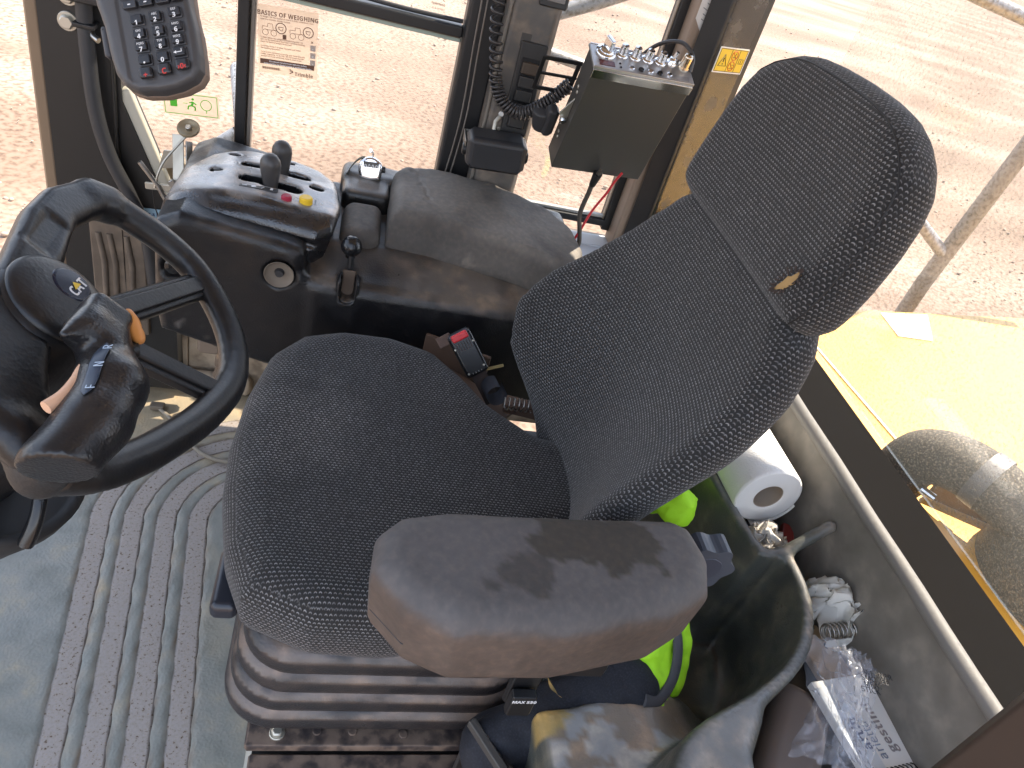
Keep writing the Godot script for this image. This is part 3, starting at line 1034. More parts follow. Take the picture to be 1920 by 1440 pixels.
func seat() -> void:
	var s := thing("operator_seat", "worn black woven cloth driver's seat with headrest and left armrest", "seat")
	# cushion
	var cu := PackedVector2Array([Vector2(-0.055, 0.235), Vector2(-0.082, 0.17), Vector2(-0.10, 0.08), Vector2(-0.106, 0.0), Vector2(-0.10, -0.10), Vector2(-0.08, -0.19), Vector2(-0.04, -0.242), Vector2(0.02, -0.268), Vector2(0.10, -0.274), Vector2(0.175, -0.255), Vector2(0.225, -0.205), Vector2(0.265, -0.15), Vector2(0.33, -0.10), Vector2(0.40, -0.09), Vector2(0.40, 0.09), Vector2(0.33, 0.11), Vector2(0.27, 0.16), Vector2(0.23, 0.21), Vector2(0.175, 0.255), Vector2(0.10, 0.27), Vector2(0.02, 0.268)])
	var f := func(p: Vector3) -> float:
		var y := p.y - 0.462 - 0.014 * (p.z * p.z / 0.06) + 0.05 * p.x
		return ext(pl(Vector2(p.x, p.z), cu), y, 0.060, 0.05) * 0.95
	var cushion_tone := func(p: Vector3, n: Vector3) -> Color:
		var c := cloth_tone(p, n)
		var d := Vector2((p.x + 0.02) / 0.085, (p.z + 0.03) / 0.10).length() + 0.7 * nz.get_noise_2d(p.x * 11.0, p.z * 11.0)
		var k := clampf(1.15 - d, 0.0, 0.8)
		c = c.lerp(Color(0.36, 0.345, 0.335), k)
		var e := clampf((p.z - 0.20) / 0.06, 0.0, 1.0) * clampf((0.49 - p.y) / 0.05, 0.0, 1.0)
		return c.lerp(Color(0.23, 0.175, 0.15), e * 0.7)
	part("seat_cushion", sdf(f, V(-0.13, 0.36, -0.30), V(0.43, 0.58, 0.30), 0.0075, cushion_tone), M.fabric, s)
	# backrest
	var tilt := Basis(V(0, 0, 1), deg_to_rad(-12.6))
	var bo := PackedVector2Array()
	var half := [[-0.03, 0.12], [0.02, 0.175], [0.08, 0.225], [0.15, 0.243], [0.22, 0.243], [0.30, 0.232], [0.37, 0.212], [0.42, 0.185], [0.45, 0.15]]
	for q in half:
		bo.append(Vector2(q[1], q[0]))
	for k in range(half.size() - 1, -1, -1):
		bo.append(Vector2(-half[k][1], half[k][0]))
	var fb := func(p: Vector3) -> float:
		var w := 0.100 * smoothstep(-0.06, 0.08, p.y) * (1.0 - smoothstep(0.12, 0.42, p.y)) + 0.012
		var x := p.x - 0.031 + w * p.z * p.z / 0.0576 + 0.010 * sin(clampf((p.y - 0.03) / 0.25, 0.0, 1.0) * PI)
		return ext(pl(Vector2(p.z + 0.04 * maxf(p.z, 0.0) * 1.0, p.y), bo), x, 0.031, 0.029) * 0.80
	var back := part("backrest", sdf(fb, V(-0.14, -0.06, -0.28), V(0.13, 0.48, 0.28), 0.0075, cloth_tone), M.fabric, s, Transform3D(tilt, V(0.351, 0.47, 0)))
	part("back_shell", bx(V(0.064, 0.20, -0.02), V(0.020, 0.34, 0.24), 0.008), M.plastic, back)
	# headrest
	var hp := PackedVector2Array([Vector2(-0.15, -0.002), Vector2(0.0, -0.004), Vector2(0.15, -0.002), Vector2(0.178, 0.008), Vector2(0.188, 0.035), Vector2(0.184, 0.11), Vector2(0.165, 0.170), Vector2(0.115, 0.204), Vector2(0.05, 0.216), Vector2(-0.05, 0.216), Vector2(-0.115, 0.206), Vector2(-0.172, 0.170), Vector2(-0.190, 0.11), Vector2(-0.188, 0.035), Vector2(-0.178, 0.008)])
	var hs := PackedVector2Array()
	for q in spline(Array(hp).map(func(w): return V(w.x, w.y, 0)), 2, true):
		hs.append(Vector2(q.x, q.y))
	hp = hs
	var fh := func(p: Vector3) -> float:
		return ext(pl(Vector2(p.z, p.y), hp), p.x - 0.037 + 0.010 * p.z * p.z / 0.04 - 0.004 * sin(clampf(p.y / 0.2, 0.0, 1.0) * PI), 0.037, 0.032) * 0.97
	var ht := Basis(V(0, 0, 1), deg_to_rad(-13.0))
	var head := part("headrest", sdf(fh, V(-0.05, -0.05, -0.25), V(0.14, 0.27, 0.25), 0.0065, cloth_tone), M.fabric, s, Transform3D(ht, V(0.430, 0.895, -0.006)))
	var sp := []
	for q in [[0.172, 0.002], [0.182, 0.03], [0.185, 0.07], [0.184, 0.11], [0.167, 0.160], [0.115, 0.192], [0.05, 0.202], [-0.05, 0.202], [-0.115, 0.192], [-0.167, 0.160]]:
		sp.append(V(0.008, q[1], q[0]))
	sp = spline(sp, 5).map(func(q): return snap(fh, q, 0.0))
	part("seam", tb(sp, 0.0011, 6), M.black, head)
	# tear with the foam showing
	var tear := start()
	var rim := []
	for k in 14:
		var a := TAU * k / 14
		var r := 1.0 + rng.randf_range(-0.35, 0.3)
		var e := Vector2(cos(a) * 0.0062 * r, sin(a) * 0.0165 * r).rotated(-0.5)
		rim.append(V(0.001 + 0.0004, 0.036 + e.y, 0.148 + e.x))
	for k in 14:
		tri(tear, V(-0.0035, 0.036, 0.148), rim[k], rim[(k + 1) % 14], V(-1, 0, 0), V(-0.7, sin(TAU * k / 14.0), cos(TAU * k / 14.0)).normalized(), V(-0.7, 0, 0).normalized())
	part("exposed_foam", tear.commit(), M.foam, head, Transform3D(Basis.IDENTITY, V(-0.0065, 0, 0)))
	var fray := start()
	for k in 26:
		var a := TAU * k / 26 + rng.randf() * 0.2
		var e := Vector2(cos(a) * 0.0068, sin(a) * 0.0172).rotated(-0.5)
		var o := Vector2(cos(a), sin(a)).rotated(-0.5 + rng.randf_range(-0.8, 0.8)) * rng.randf_range(0.003, 0.008)
		tube(fray, [V(-0.007, 0.036 + e.y, 0.148 + e.x), V(-0.009, 0.036 + e.y + o.y, 0.148 + e.x + o.x)], 0.0009, 4)
	part("frayed_threads", fray.commit(), mat(L(0.05, 0.035, 0.03), 0.9), head)
	# armrest
	var ap := PackedVector2Array([Vector2(0.058, 0.335), Vector2(0.062, 0.292), Vector2(0.085, 0.268), Vector2(0.13, 0.258), Vector2(0.25, 0.252), Vector2(0.37, 0.245), Vector2(0.392, 0.258), Vector2(0.40, 0.30), Vector2(0.388, 0.338), Vector2(0.34, 0.366), Vector2(0.24, 0.388), Vector2(0.13, 0.392), Vector2(0.088, 0.372)])
	var fa := func(p: Vector3) -> float:
		var lean := (0.70 - p.y) * 0.10
		var q := Vector2(p.x - lean * (1.0 if p.x < 0.2 else -0.6), p.z)
		var d := ext(pl(q, ap), p.y - 0.650 + 0.10 * (p.z - 0.31) * (p.z - 0.31) / 0.06 * 0.06 - 0.003 * nz.get_noise_2d(p.x * 4.0, p.z * 4.0), 0.052, 0.030)
		return d * 0.95
	var arm_tone := func(p: Vector3, n: Vector3) -> Color:
		var g := nz.get_noise_3d(p.x * 14.0, p.y * 14.0, p.z * 14.0)
		var c := Color(0.098, 0.092, 0.092) * (1.0 + 0.14 * g)
		c.a = 1.0
		var st := Vector2((p.x - 0.275) / 0.062, (p.z - 0.288) / 0.042).length() + 0.75 * nz.get_noise_2d(p.x * 18.0, p.z * 18.0)
		c = c.lerp(Color(0.042, 0.036, 0.027), smoothstep(1.06, 0.96, st) * smoothstep(0.4, 0.8, n.y) * 0.9)
		var st2 := Vector2((p.x - 0.19) / 0.03, (p.z - 0.335) / 0.022).length() + 0.8 * nz.get_noise_2d(p.x * 22.0 + 9.0, p.z * 22.0)
		c = c.lerp(Color(0.040, 0.035, 0.03), smoothstep(1.1, 0.8, st2) * smoothstep(0.4, 0.8, n.y) * 0.7)
		var side := smoothstep(0.55, 0.25, n.y + 0.28 * g)
		return c.lerp(Color(0.092, 0.067, 0.052) * (1.0 + 0.4 * g), side * smoothstep(-0.1, 0.5, n.z) * 0.85)
	var arm := part("armrest", sdf(fa, V(0.03, 0.57, 0.21), V(0.43, 0.73, 0.42), 0.0045, arm_tone), M.leather, s)
	var as_ := []
	for q in [[0.083, 0.392], [0.07, 0.36], [0.067, 0.335]]:
		as_.append(V(q[0] + 0.006, 0.640, q[1] - 0.004))
	part("seam", tb(spline(as_, 6).map(func(q): return snap(fa, q, 0.0)), 0.0006, 6), M.rubber, arm)
	# armrest hinge
	var hg := start()
	box(hg, T(0.262, 0.585, 0.325), V(0.10, 0.03, 0.07), 0.006)
	box(hg, T(0.265, 0.50, 0.30), V(0.035, 0.16, 0.012), 0.004)
	box(hg, T(0.262, 0.445, 0.316), V(0.03, 0.04, 0.014), 0.003)
	var hinge := part("armrest_hinge", hg.commit(), M.satin, s)
	text(hinge, "lettering", "MAX 550", 0.005, T(0.262, 0.458, 0.3235), M.print_white)
	part("tie_rod", tb([V(0.235, 0.55, 0.30), V(0.30, 0.545, 0.30)], 0.007, 10), M.steel, s)
	# bellows, four stacked folds
	var bel := func(x: float, z: float, grow: float) -> float:
		var q := Vector2(absf(x - 0.13) - (0.168 + grow) + 0.07, absf(z) - (0.205 + grow) + 0.07)
		return q.max(Vector2.ZERO).length() + minf(maxf(q.x, q.y), 0.0) - 0.07
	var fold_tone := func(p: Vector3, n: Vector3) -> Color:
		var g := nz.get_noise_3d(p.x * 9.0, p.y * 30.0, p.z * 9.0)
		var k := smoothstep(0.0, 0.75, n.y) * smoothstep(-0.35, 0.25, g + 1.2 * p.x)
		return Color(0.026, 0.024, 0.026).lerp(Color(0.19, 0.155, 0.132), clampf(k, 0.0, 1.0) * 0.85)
	for i in 4:
		var yc := 0.357 - 0.033 * i
		var ff := func(p: Vector3) -> float:
			return ext(bel.call(p.x, p.z, 0.006 * i + 0.02 - 0.35 * maxf(p.y - yc, 0.0)), p.y - yc + 0.008 * (1.0 if p.x < 0.0 else 1.0), 0.024, 0.016) * 0.9
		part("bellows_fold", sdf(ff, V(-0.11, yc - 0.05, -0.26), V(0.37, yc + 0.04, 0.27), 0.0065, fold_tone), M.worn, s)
	# seat base
	var bs := start()
	box(bs, T(0.145, 0.182, 0.0), V(0.37, 0.016, 0.486), 0.004)
	box(bs, T(0.150, 0.15, -0.012), V(0.35, 0.05, 0.45), 0.004)
	box(bs, T(0.152, 0.168, 0.256), V(0.37, 0.008, 0.026), 0.003)
	var dusty := tripl(mat(L(0.24, 0.19, 0.16), 0.7), 5.0)
	dusty.albedo_texture = ntex(512, noise(0.01, 111, 6), [[0.15, L(0.12, 0.11, 0.13)], [0.4, L(0.3, 0.27, 0.26)], [0.6, L(0.65, 0.57, 0.5)], [1.0, L(0.9, 0.8, 0.7)]])
	var base := part("seat_base", bs.commit(), dusty, s)
	for q in [[0.0, 0.225], [0.052, 0.222], [0.17, 0.226], [0.295, 0.222], [0.10, 0.222]]:
		var bt := start()
		lathe(bt, T(q[0], 0.190, q[1]), cyl(0.0105 if q[0] == 0.0 else 0.0062, 0.003), 16)
		if q[0] == 0.0:
			lathe(bt, T(q[0], 0.193, q[1]), cyl(0.008, 0.006, 0.002), 6)
		part("bolt", bt.commit(), M.zinc if q[0] == 0.0 else dusty, base)
	part("slide_rail", bx(V(0.10, 0.137, 0.262), V(0.25, 0.03, 0.05), 0.006), dusty, base)
	var gap := start()
	box(gap, T(0.115, 0.12, 0.235), V(0.29, 0.06, 0.03), 0.0)
	part("slot", gap.commit(), M.deep, base)
	var pk := start()
	box(pk, T(0.16, 0.05, 0.0), V(0.40, 0.10, 0.52), 0.012)
	part("plinth", pk.commit(), M.mat_floor, s)
	part("height_lever", sdf(func(p: Vector3) -> float: return rb(p, V(-0.078, 0.418, 0.155), V(0.016, 0.014, 0.045), 0.009), V(-0.10, 0.395, 0.10), V(-0.055, 0.44, 0.21), 0.003), mat(L(0.02, 0.022, 0.03), 0.3), s)
	# recline knob
	var star := []
	for k in 48:
		var a := TAU * k / 48
		star.append(Vector2(cos(a), sin(a)) * (0.031 + 0.0035 * cos(a * 6.0)))
	var kn := part("recline_knob", pr(T(0.437, 0.628, 0.232), star, 0.026), mat(L(0.055, 0.065, 0.085), 0.45), s)
	part("knob_cap", la(cyl(0.019, 0.003, 0.002), 24, Transform3D(frame(V(1, 0, 0), V(0, 0, -1)).rotated(V(1, 0, 0), 0), V(0.437, 0.628, 0.2555)) * Transform3D(Basis(V(1, 0, 0), PI), Vector3.ZERO)), mat(L(0.045, 0.05, 0.07), 0.4), kn)
	# rusty frame in the gap between cushion and backrest
	var fr := start()
	box(fr, T(0.255, 0.44, -0.235, Basis(V(0, 1, 0), -0.7)), V(0.14, 0.012, 0.05), 0.003)
	box(fr, T(0.22, 0.465, -0.30, Basis(V(0, 1, 0), -0.4)), V(0.12, 0.06, 0.008), 0.002)
	box(fr, T(0.325, 0.475, -0.175, Basis(V(0, 1, 0), -0.2)), V(0.07, 0.02, 0.03), 0.004)
	part("rusty_frame", fr.commit(), tripl(mat(L(0.10, 0.06, 0.04), 0.8), 8.0), s)
	var cs := start()
	var cp := []
	for k in 60:
		var a := TAU * k / 10.0
		cp.append(V(0.285 + 0.0008 * k, 0.488 + 0.010 * sin(a), -0.165 + 0.010 * cos(a)))
	tube(cs, cp, 0.0012, 5)
	part("coil_spring", cs.commit(), M.steel, s)

	# ---- seat belt buckle on its short strap, right side of the seat ----
	var ya := V(-0.043, 0.052, -0.03).normalized()
	var zf := V(-0.20, 0.62, 0.95).normalized()
	var b := frame(ya.cross(zf), ya)
	var bk := thing("seat_belt_buckle", "black seat belt buckle with red push button beside the cushion", "seat belt buckle", V(0.222, 0.531, -0.234), "", b.scaled(Vector3.ONE * 0.84))
	part("body", sdf(func(p: Vector3) -> float:
		var w := 0.0235 - 0.02 * maxf(-p.y - 0.02, 0.0)
		return rb(p, V(0, -0.004, 0), V(w, 0.045, 0.011), 0.006), V(-0.035, -0.06, -0.02), V(0.035, 0.05, 0.02), 0.0028), M.gloss, bk)
	part("top_rim", bx(V(0, 0.038, 0.003), V(0.046, 0.012, 0.022), 0.005), mat(L(0.03, 0.033, 0.04), 0.3), bk)
	part("push_button", sdf(func(p: Vector3) -> float: return rb(p, V(0, 0.0345, 0.0135), V(0.0165, 0.0075, 0.005), 0.003), V(-0.022, 0.02, 0.0), V(0.022, 0.05, 0.025), 0.002), M.red, bk)
	for k in 6:
		part("rib", bx(V(-0.0135 + 0.0054 * k, 0.0145, 0.0112), V(0.0016, 0.018, 0.0018), 0.0004), mat(L(0.06, 0.04, 0.035), 0.6), bk)
	for q in [[-0.019, 0.014], [0.019, 0.016], [-0.017, -0.04], [0.017, -0.036]]:
		part("rivet", la(cyl(0.0022, 0.0012), 10, Transform3D(frame(V(1, 0, 0), V(0, 0, -1)) * Basis(V(1, 0, 0), PI), V(q[0], q[1], 0.0108))), M.zinc, bk)
	for k in 4:
		part("embossed_mark", bx(V(-0.009 + 0.006 * k, -0.0425, 0.0108), V(0.0012, 0.0028, 0.001), 0.0003), mat(L(0.3, 0.3, 0.3), 0.5), bk)
	var web := start()
	var sheetw := func(u: float, v: float) -> Vector3:
		return V((v - 0.5) * 0.030, -0.045 - 0.075 * u, -0.004 - 0.02 * u * u + 0.003 * sin(u * 9.0 + v * 3.0))
	part("strap", sheet(sheetw, 14, 4), tripl(mat(L(0.05, 0.035, 0.03), 0.9), 20.0), bk)
	part("strap_loop", sheet(func(u: float, v: float) -> Vector3: return V(0.020 * cos(u * PI * 1.7 + 0.8) + 0.012, -0.092 + 0.018 * sin(u * PI * 1.7 + 0.8) - 0.02 * (v - 0.5), 0.006 + 0.024 * (v - 0.5)), 20, 3), mat(L(0.025, 0.027, 0.035), 0.75), bk)
	part("bracket", bx(V(-0.03, 0.036, -0.014), V(0.03, 0.022, 0.004), 0.0015), tripl(mat(L(0.10, 0.06, 0.045), 0.7), 8.0), bk)
	part("yellow_tag", bx(V(0.034, -0.055, -0.01), V(0.035, 0.006, 0.002), 0.0005, Basis(V(0, 0, 1), -0.25)), mat(L(0.22, 0.16, 0.06), 0.7), bk)

# ---------- right-hand control console ----------
func console() -> void:
	var c := thing("control_console", "black moulded control console with levers and dusty armrest along the right wall", "console")
	var prof := PackedVector2Array([Vector2(-0.275, 0.47), Vector2(-0.268, 0.42), Vector2(-0.10, 0.372), Vector2(0.0, 0.36), Vector2(0.35, 0.335), Vector2(0.45, 0.36), Vector2(0.45, 0.552), Vector2(0.30, 0.556), Vector2(-0.036, 0.560), Vector2(-0.048, 0.575), Vector2(-0.05, 0.608), Vector2(-0.075, 0.616), Vector2(-0.18, 0.632), Vector2(-0.235, 0.640), Vector2(-0.272, 0.62)])
	var upper := PackedVector2Array([Vector2(-0.33, 0.36), Vector2(-0.33, 0.54), Vector2(-0.346, 0.560), Vector2(-0.42, 0.592), Vector2(-0.64, 0.600), Vector2(-0.66, 0.40)])
	var f := func(p: Vector3) -> float:
		var d := ext(pl(Vector2(p.x, p.y), prof), p.z + 0.495, 0.165, 0.018)
		if p.x > -0.12:
			d = smin(d, ext(pl(Vector2(p.z, p.y), upper), p.x - 0.20, 0.24, 0.016), 0.012)
		d = smax(d, -cap(p, V(-0.086, 0.562, -0.30), V(-0.086, 0.562, -0.345), 0.024, 0.021), 0.006)
		d = smax(d, -rb(p, V(0.023, 0.553, -0.335), V(0.0115, 0.023, 0.030), 0.010), 0.008)
		d = smax(d, -rb(p, V(-0.245, 0.545, -0.30), V(0.016, 0.016, 0.045), 0.012), 0.004)
		return d * 0.95
	var tone := func(p: Vector3, n: Vector3) -> Color:
		var g := nz.get_noise_3d(p.x * 7.0, p.y * 7.0, p.z * 7.0)
		var g2 := nz.get_noise_3d(p.x * 40.0, p.y * 12.0, p.z * 40.0)
		var dust := smoothstep(0.25, 0.9, n.y) * clampf(0.55 + g, 0.0, 1.0) * smoothstep(-0.1, 0.0, p.x)
		dust += 0.5 * smoothstep(0.05, 0.4, g) * smoothstep(0.2, 0.7, n.y)
		var c1 := Color(0.009, 0.009, 0.0095).lerp(Color(0.13, 0.112, 0.095), clampf(dust, 0.0, 1.0) * 0.8)
		# lower left corner: pale scuffs
		var sc := smoothstep(0.15, 0.45, g2) * smoothstep(-0.17, -0.22, p.x) * smoothstep(0.47, 0.44, p.y) * smoothstep(0.5, 0.9, n.z)
		return c1.lerp(Color(0.22, 0.21, 0.20), sc * 0.7)
	part("shell", sdf(f, V(-0.31, 0.31, -0.69), V(0.48, 0.67, -0.30), 0.0075, tone), M.worn, c)
	# round dish in the side
	var dish := start()
	lathe(dish, Transform3D(Basis(V(1, 0, 0), PI * 0.5), V(-0.086, 0.562, -0.3385)), [Vector2(0.0, 0.0), Vector2(0.016, 0.001), Vector2(0.0215, 0.006), Vector2(0.0225, 0.0095), Vector2(0.0235, 0.0085)], 28)
	var dd := part("socket_dish", dish.commit(), tripl(mat(L(0.19, 0.155, 0.12), 0.7), 10.0), c)
	part("socket_pin", la([Vector2(0, 0.006), Vector2(0.006, 0.006), Vector2(0.006, 0.006), Vector2(0.008, 0.0)], 18, Transform3D(Basis(V(1, 0, 0), PI * 0.5), V(-0.086, 0.562, -0.338))), M.rubber, dd)
	part("key_barrel", la([Vector2(0, 0.008), Vector2(0.010, 0.007), Vector2(0.013, 0.003), Vector2(0.014, 0)], 20, Transform3D(Basis(V(1, 0, 0), PI * 0.5), V(-0.245, 0.545, -0.337))), M.gloss, c)
	# lever in its slot
	var lv := part("parking_lever", tb([V(0.024, 0.54, -0.365), V(0.022, 0.60, -0.375)], 0.005, 10), M.satin, c)
	part("ball_knob", la([Vector2(0, 0.034), Vector2(0.007, 0.0325), Vector2(0.0125, 0.028), Vector2(0.0165, 0.021), Vector2(0.0175, 0.016), Vector2(0.0165, 0.010), Vector2(0.0125, 0.004), Vector2(0.008, 0.001), Vector2(0.008, -0.004), Vector2(0, -0.004)], 28, T(0.021, 0.592, -0.378)), M.gloss, lv)
	part("slot_plate", bx(V(0.023, 0.548, -0.356), V(0.020, 0.05, 0.003), 0.001, Basis(V(1, 0, 0), -0.2)), tripl(mat(L(0.10, 0.07, 0.05), 0.8), 12.0), c)
	part("lever_hood", sdf(func(p: Vector3) -> float: return smax(rb(p, V(0.023, 0.545, -0.345), V(0.0195, 0.030, 0.022), 0.016), -rb(p, V(0.023, 0.552, -0.330), V(0.0120, 0.024, 0.04), 0.011), 0.005), V(-0.005, 0.505, -0.38), V(0.05, 0.59, -0.31), 0.0032), M.plastic, c)
	# lever pod with vents
	var po := PackedVector2Array([Vector2(-0.262, -0.368), Vector2(-0.04, -0.366), Vector2(-0.016, -0.385), Vector2(-0.010, -0.45), Vector2(-0.022, -0.545), Vector2(-0.05, -0.588), Vector2(-0.10, -0.608), Vector2(-0.19, -0.604), Vector2(-0.245, -0.57), Vector2(-0.275, -0.51), Vector2(-0.280, -0.42)])
	var pf := func(p: Vector3) -> float:
		var top := 0.657 - 0.10 * maxf(-p.z - 0.50, 0.0) - 0.5 * maxf(p.z + 0.405, 0.0) - 2.6 * pow(maxf(-0.17 - p.x, 0.0), 2.0) - 0.10 * maxf(p.x + 0.14, 0.0)
		var d := smax(ext(pl(Vector2(p.x + (p.y - 0.60) * -0.25, p.z), po), p.y - 0.60, 0.10, 0.02), p.y - top, 0.022)
		# groove round the foot, shallow front scoop
		d = smax(d, -(Vector2(p.z + 0.367, p.y - (0.632 - 0.14 * (p.x + 0.25))).length() - 0.006), 0.004)
		d = smax(d, -rb(p, V(-0.12, 0.672, -0.385), V(0.085, 0.022, 0.018), 0.012), 0.010)
		for s in [[-0.158, -0.082, -0.462, 0.0135], [-0.165, -0.072, -0.520, 0.0115]]:
			d = smax(d, -cap(V(p.x, (p.y - 0.64) * 0.35, p.z), V(s[0], 0, s[2]), V(s[1], 0, s[2]), s[3], s[3]), 0.004)
		for s in [[-0.212, -0.482, 0.007], [-0.052, -0.490, 0.0085], [-0.195, -0.560, 0.006], [-0.105, -0.575, 0.005]]:
			d = smax(d, -cap(V(p.x, (p.y - 0.64) * 0.3, p.z), V(s[0], 0, s[1]), V(s[0] + 0.008, 0, s[1]), s[2], s[2]), 0.003)
		return d * 0.9
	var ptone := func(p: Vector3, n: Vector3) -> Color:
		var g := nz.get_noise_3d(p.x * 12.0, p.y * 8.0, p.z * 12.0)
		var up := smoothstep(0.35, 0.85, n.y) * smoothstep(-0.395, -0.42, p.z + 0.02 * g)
		return Color(0.014, 0.014, 0.015).lerp(Color(0.40, 0.39, 0.375) * (1.0 + 0.4 * g), up * clampf(0.9 + 0.5 * g, 0.0, 1.0))  # pale upward faces: dust plus reflected sky painted into the colour
	var pod := part("lever_pod", sdf(pf, V(-0.33, 0.56, -0.69), V(0.03, 0.70, -0.35), 0.0042, ptone), M.worn_gloss, c)
	part("vent_floor", bx(V(-0.12, 0.588, -0.49), V(0.16, 0.004, 0.09), 0.0), M.deep, pod)
	for k in 5:
		part("vent_fin", bx(V(-0.165 + 0.022 * k, 0.622, -0.462), V(0.003, 0.014, 0.022), 0.0005, Basis(V(0, 1, 0), 0.4)), M.satin, pod)
	for q in [[-0.119, -0.458, 0.0], [-0.108, -0.520, 0.0]]:
		var lever := part("control_lever", tb([V(q[0], 0.59, q[1]), V(q[0], 0.645, q[1])], 0.0055, 10), M.satin, c)
		part("lever_knob", la([Vector2(0, 0.066), Vector2(0.006, 0.0652), Vector2(0.011, 0.062), Vector2(0.0155, 0.055), Vector2(0.0168, 0.047), Vector2(0.0155, 0.035), Vector2(0.0125, 0.018), Vector2(0.0105, 0.005), Vector2(0.010, 0.0), Vector2(0, 0)], 24, Transform3D(Basis(V(0, 0, 1), 0.06), V(q[0], 0.640, q[1]))), mat(L(0.05, 0.047, 0.046), 0.38), lever)
	for q in [[-0.090, -0.418, "red"], [-0.060, -0.424, "yellow"]]:
		var r := 0.0085 if q[2] == "red" else 0.0108
		var bt := part("push_button", la(cyl(r, 0.014, 0.002), 24, T(q[0], 0.645, q[1])), M.magenta if q[2] == "red" else M.yellow, c)
		bt.set_meta("label", "%s push button on the console pod" % q[2])
		part("button_collar", la([Vector2(r + 0.0035, 0.0), Vector2(r + 0.003, 0.0035), Vector2(r + 0.0005, 0.004)], 24, T(q[0], 0.643, q[1])), mat(L(0.3, 0.24, 0.19), 0.6), bt)
	part("symbol_plate", bx(V(-0.135, 0.6565, -0.432), V(0.06, 0.0015, 0.013), 0.0005, Basis(V(1, 0, 0), -0.1)), mat(L(0.04, 0.038, 0.036), 0.5), c)
	for k in 4:
		part("symbol", bx(V(-0.157 + 0.014 * k, 0.6575, -0.432), V(0.007, 0.0004, 0.0012 + 0.003 * (k % 2)), 0.0, Basis(V(0, 1, 0), 0.5 * k)), M.print_white, c)
	var pp := part("button_plate", bx(V(-0.036, 0.6455, -0.432), V(0.022, 0.0015, 0.022), 0.0005, Basis(V(0, 0, 1), -0.14)), mat(L(0.05, 0.05, 0.05), 0.45), c)
	text(pp, "lettering", "P", 0.007, Transform3D(Basis(V(1, 0, 0), -PI * 0.5), V(-0.036, 0.6468, -0.432)), M.print_white)
	# dusty arm pad and small wrist pad
	var pad := PackedVector2Array([Vector2(0.076, -0.425), Vector2(0.078, -0.58), Vector2(0.095, -0.61), Vector2(0.15, -0.622), Vector2(0.27, -0.608), Vector2(0.38, -0.575), Vector2(0.43, -0.53), Vector2(0.445, -0.47), Vector2(0.425, -0.405), Vector2(0.36, -0.385), Vector2(0.25, -0.402), Vector2(0.15, -0.42)])
	var padf := func(p: Vector3) -> float:
		var y := p.y - 0.612 - 0.016 * clampf((-0.42 - p.z) / 0.15, -0.5, 1.0) + 0.16 * maxf(p.x - 0.28, 0.0) - 0.003 * nz.get_noise_2d(p.x * 9.0, p.z * 9.0)
		var d := ext(pl(Vector2(p.x - (p.y - 0.6) * 0.08, p.z + (p.y - 0.60) * 0.3), pad), y, 0.037, 0.021)
		# a cracked line across the top
		var w := absf(p.x - 0.13 - 0.3 * (p.z + 0.57) - 0.02 * nz.get_noise_2d(p.z * 30.0, 3.0))
		if p.z < -0.49 and p.y > 0.63:
			d += 0.0022 * smoothstep(0.006, 0.0, w)
		return d * 0.92
	var pad_tone := func(p: Vector3, n: Vector3) -> Color:
		var g := nz.get_noise_3d(p.x * 7.0, p.y * 7.0, p.z * 7.0)
		var c1 := Color(0.082, 0.073, 0.064) * (1.0 + 0.45 * g)
		c1 = c1.lerp(Color(0.20, 0.185, 0.165), smoothstep(0.5, 0.95, n.y) * clampf(0.5 + 0.9 * g, 0.0, 1.0) * 0.8)
		c1 = c1.lerp(Color(0.03, 0.026, 0.025), smoothstep(0.35, 0.43, p.x) * smoothstep(0.8, 0.3, n.y) * 0.6)
		var sp := Vector2(p.x - 0.22, (p.y - 0.60) * 1.0).length()
		return c1.lerp(Color(0.20, 0.17, 0.14), smoothstep(0.016, 0.006, sp + 0.01 * nz.get_noise_2d(p.x * 60.0, p.y * 60.0)) * smoothstep(0.3, 0.8, n.z) * 0.6)
	part("arm_pad", sdf(padf, V(0.05, 0.55, -0.66), V(0.48, 0.69, -0.35), 0.006, pad_tone), M.leather, c)
	part("wrist_pad", sdf(func(p: Vector3) -> float: return rb(p, V(0.032 + 0.1 * (p.y - 0.58), 0.575 + 0.10 * (-0.46 - p.z), -0.468), V(0.034, 0.045, 0.055), 0.02), V(-0.02, 0.51, -0.55), V(0.09, 0.65, -0.39), 0.005, pad_tone), M.leather, c)
	# back tray behind the pads
	var tr := func(p: Vector3) -> float:
		var d := rb(p, V(0.215, 0.585 - 0.10 * maxf(p.x - 0.2, 0.0), -0.63), V(0.225, 0.052, 0.035), 0.016)
		d = smin(d, rb(p, V(0.038, 0.588, -0.60), V(0.044, 0.045, 0.065), 0.014), 0.01)
		d = smax(d, -rb(p, V(0.25, 0.65 - 0.10 * maxf(p.x - 0.2, 0.0), -0.628), V(0.155, 0.035, 0.012), 0.008), 0.006)
		return d * 0.95
	var tr_tone := func(p: Vector3, n: Vector3) -> Color:
		return Color(0.013, 0.013, 0.014).lerp(Color(0.16, 0.15, 0.135), smoothstep(0.6, 0.95, n.y) * clampf(0.6 + nz.get_noise_3d(p.x * 8.0, 0, p.z * 8.0), 0.0, 1.0) * smoothstep(0.3, 0.0, p.x))
	part("back_tray", sdf(tr, V(-0.03, 0.51, -0.69), V(0.47, 0.66, -0.51), 0.006, tr_tone), M.worn, c)

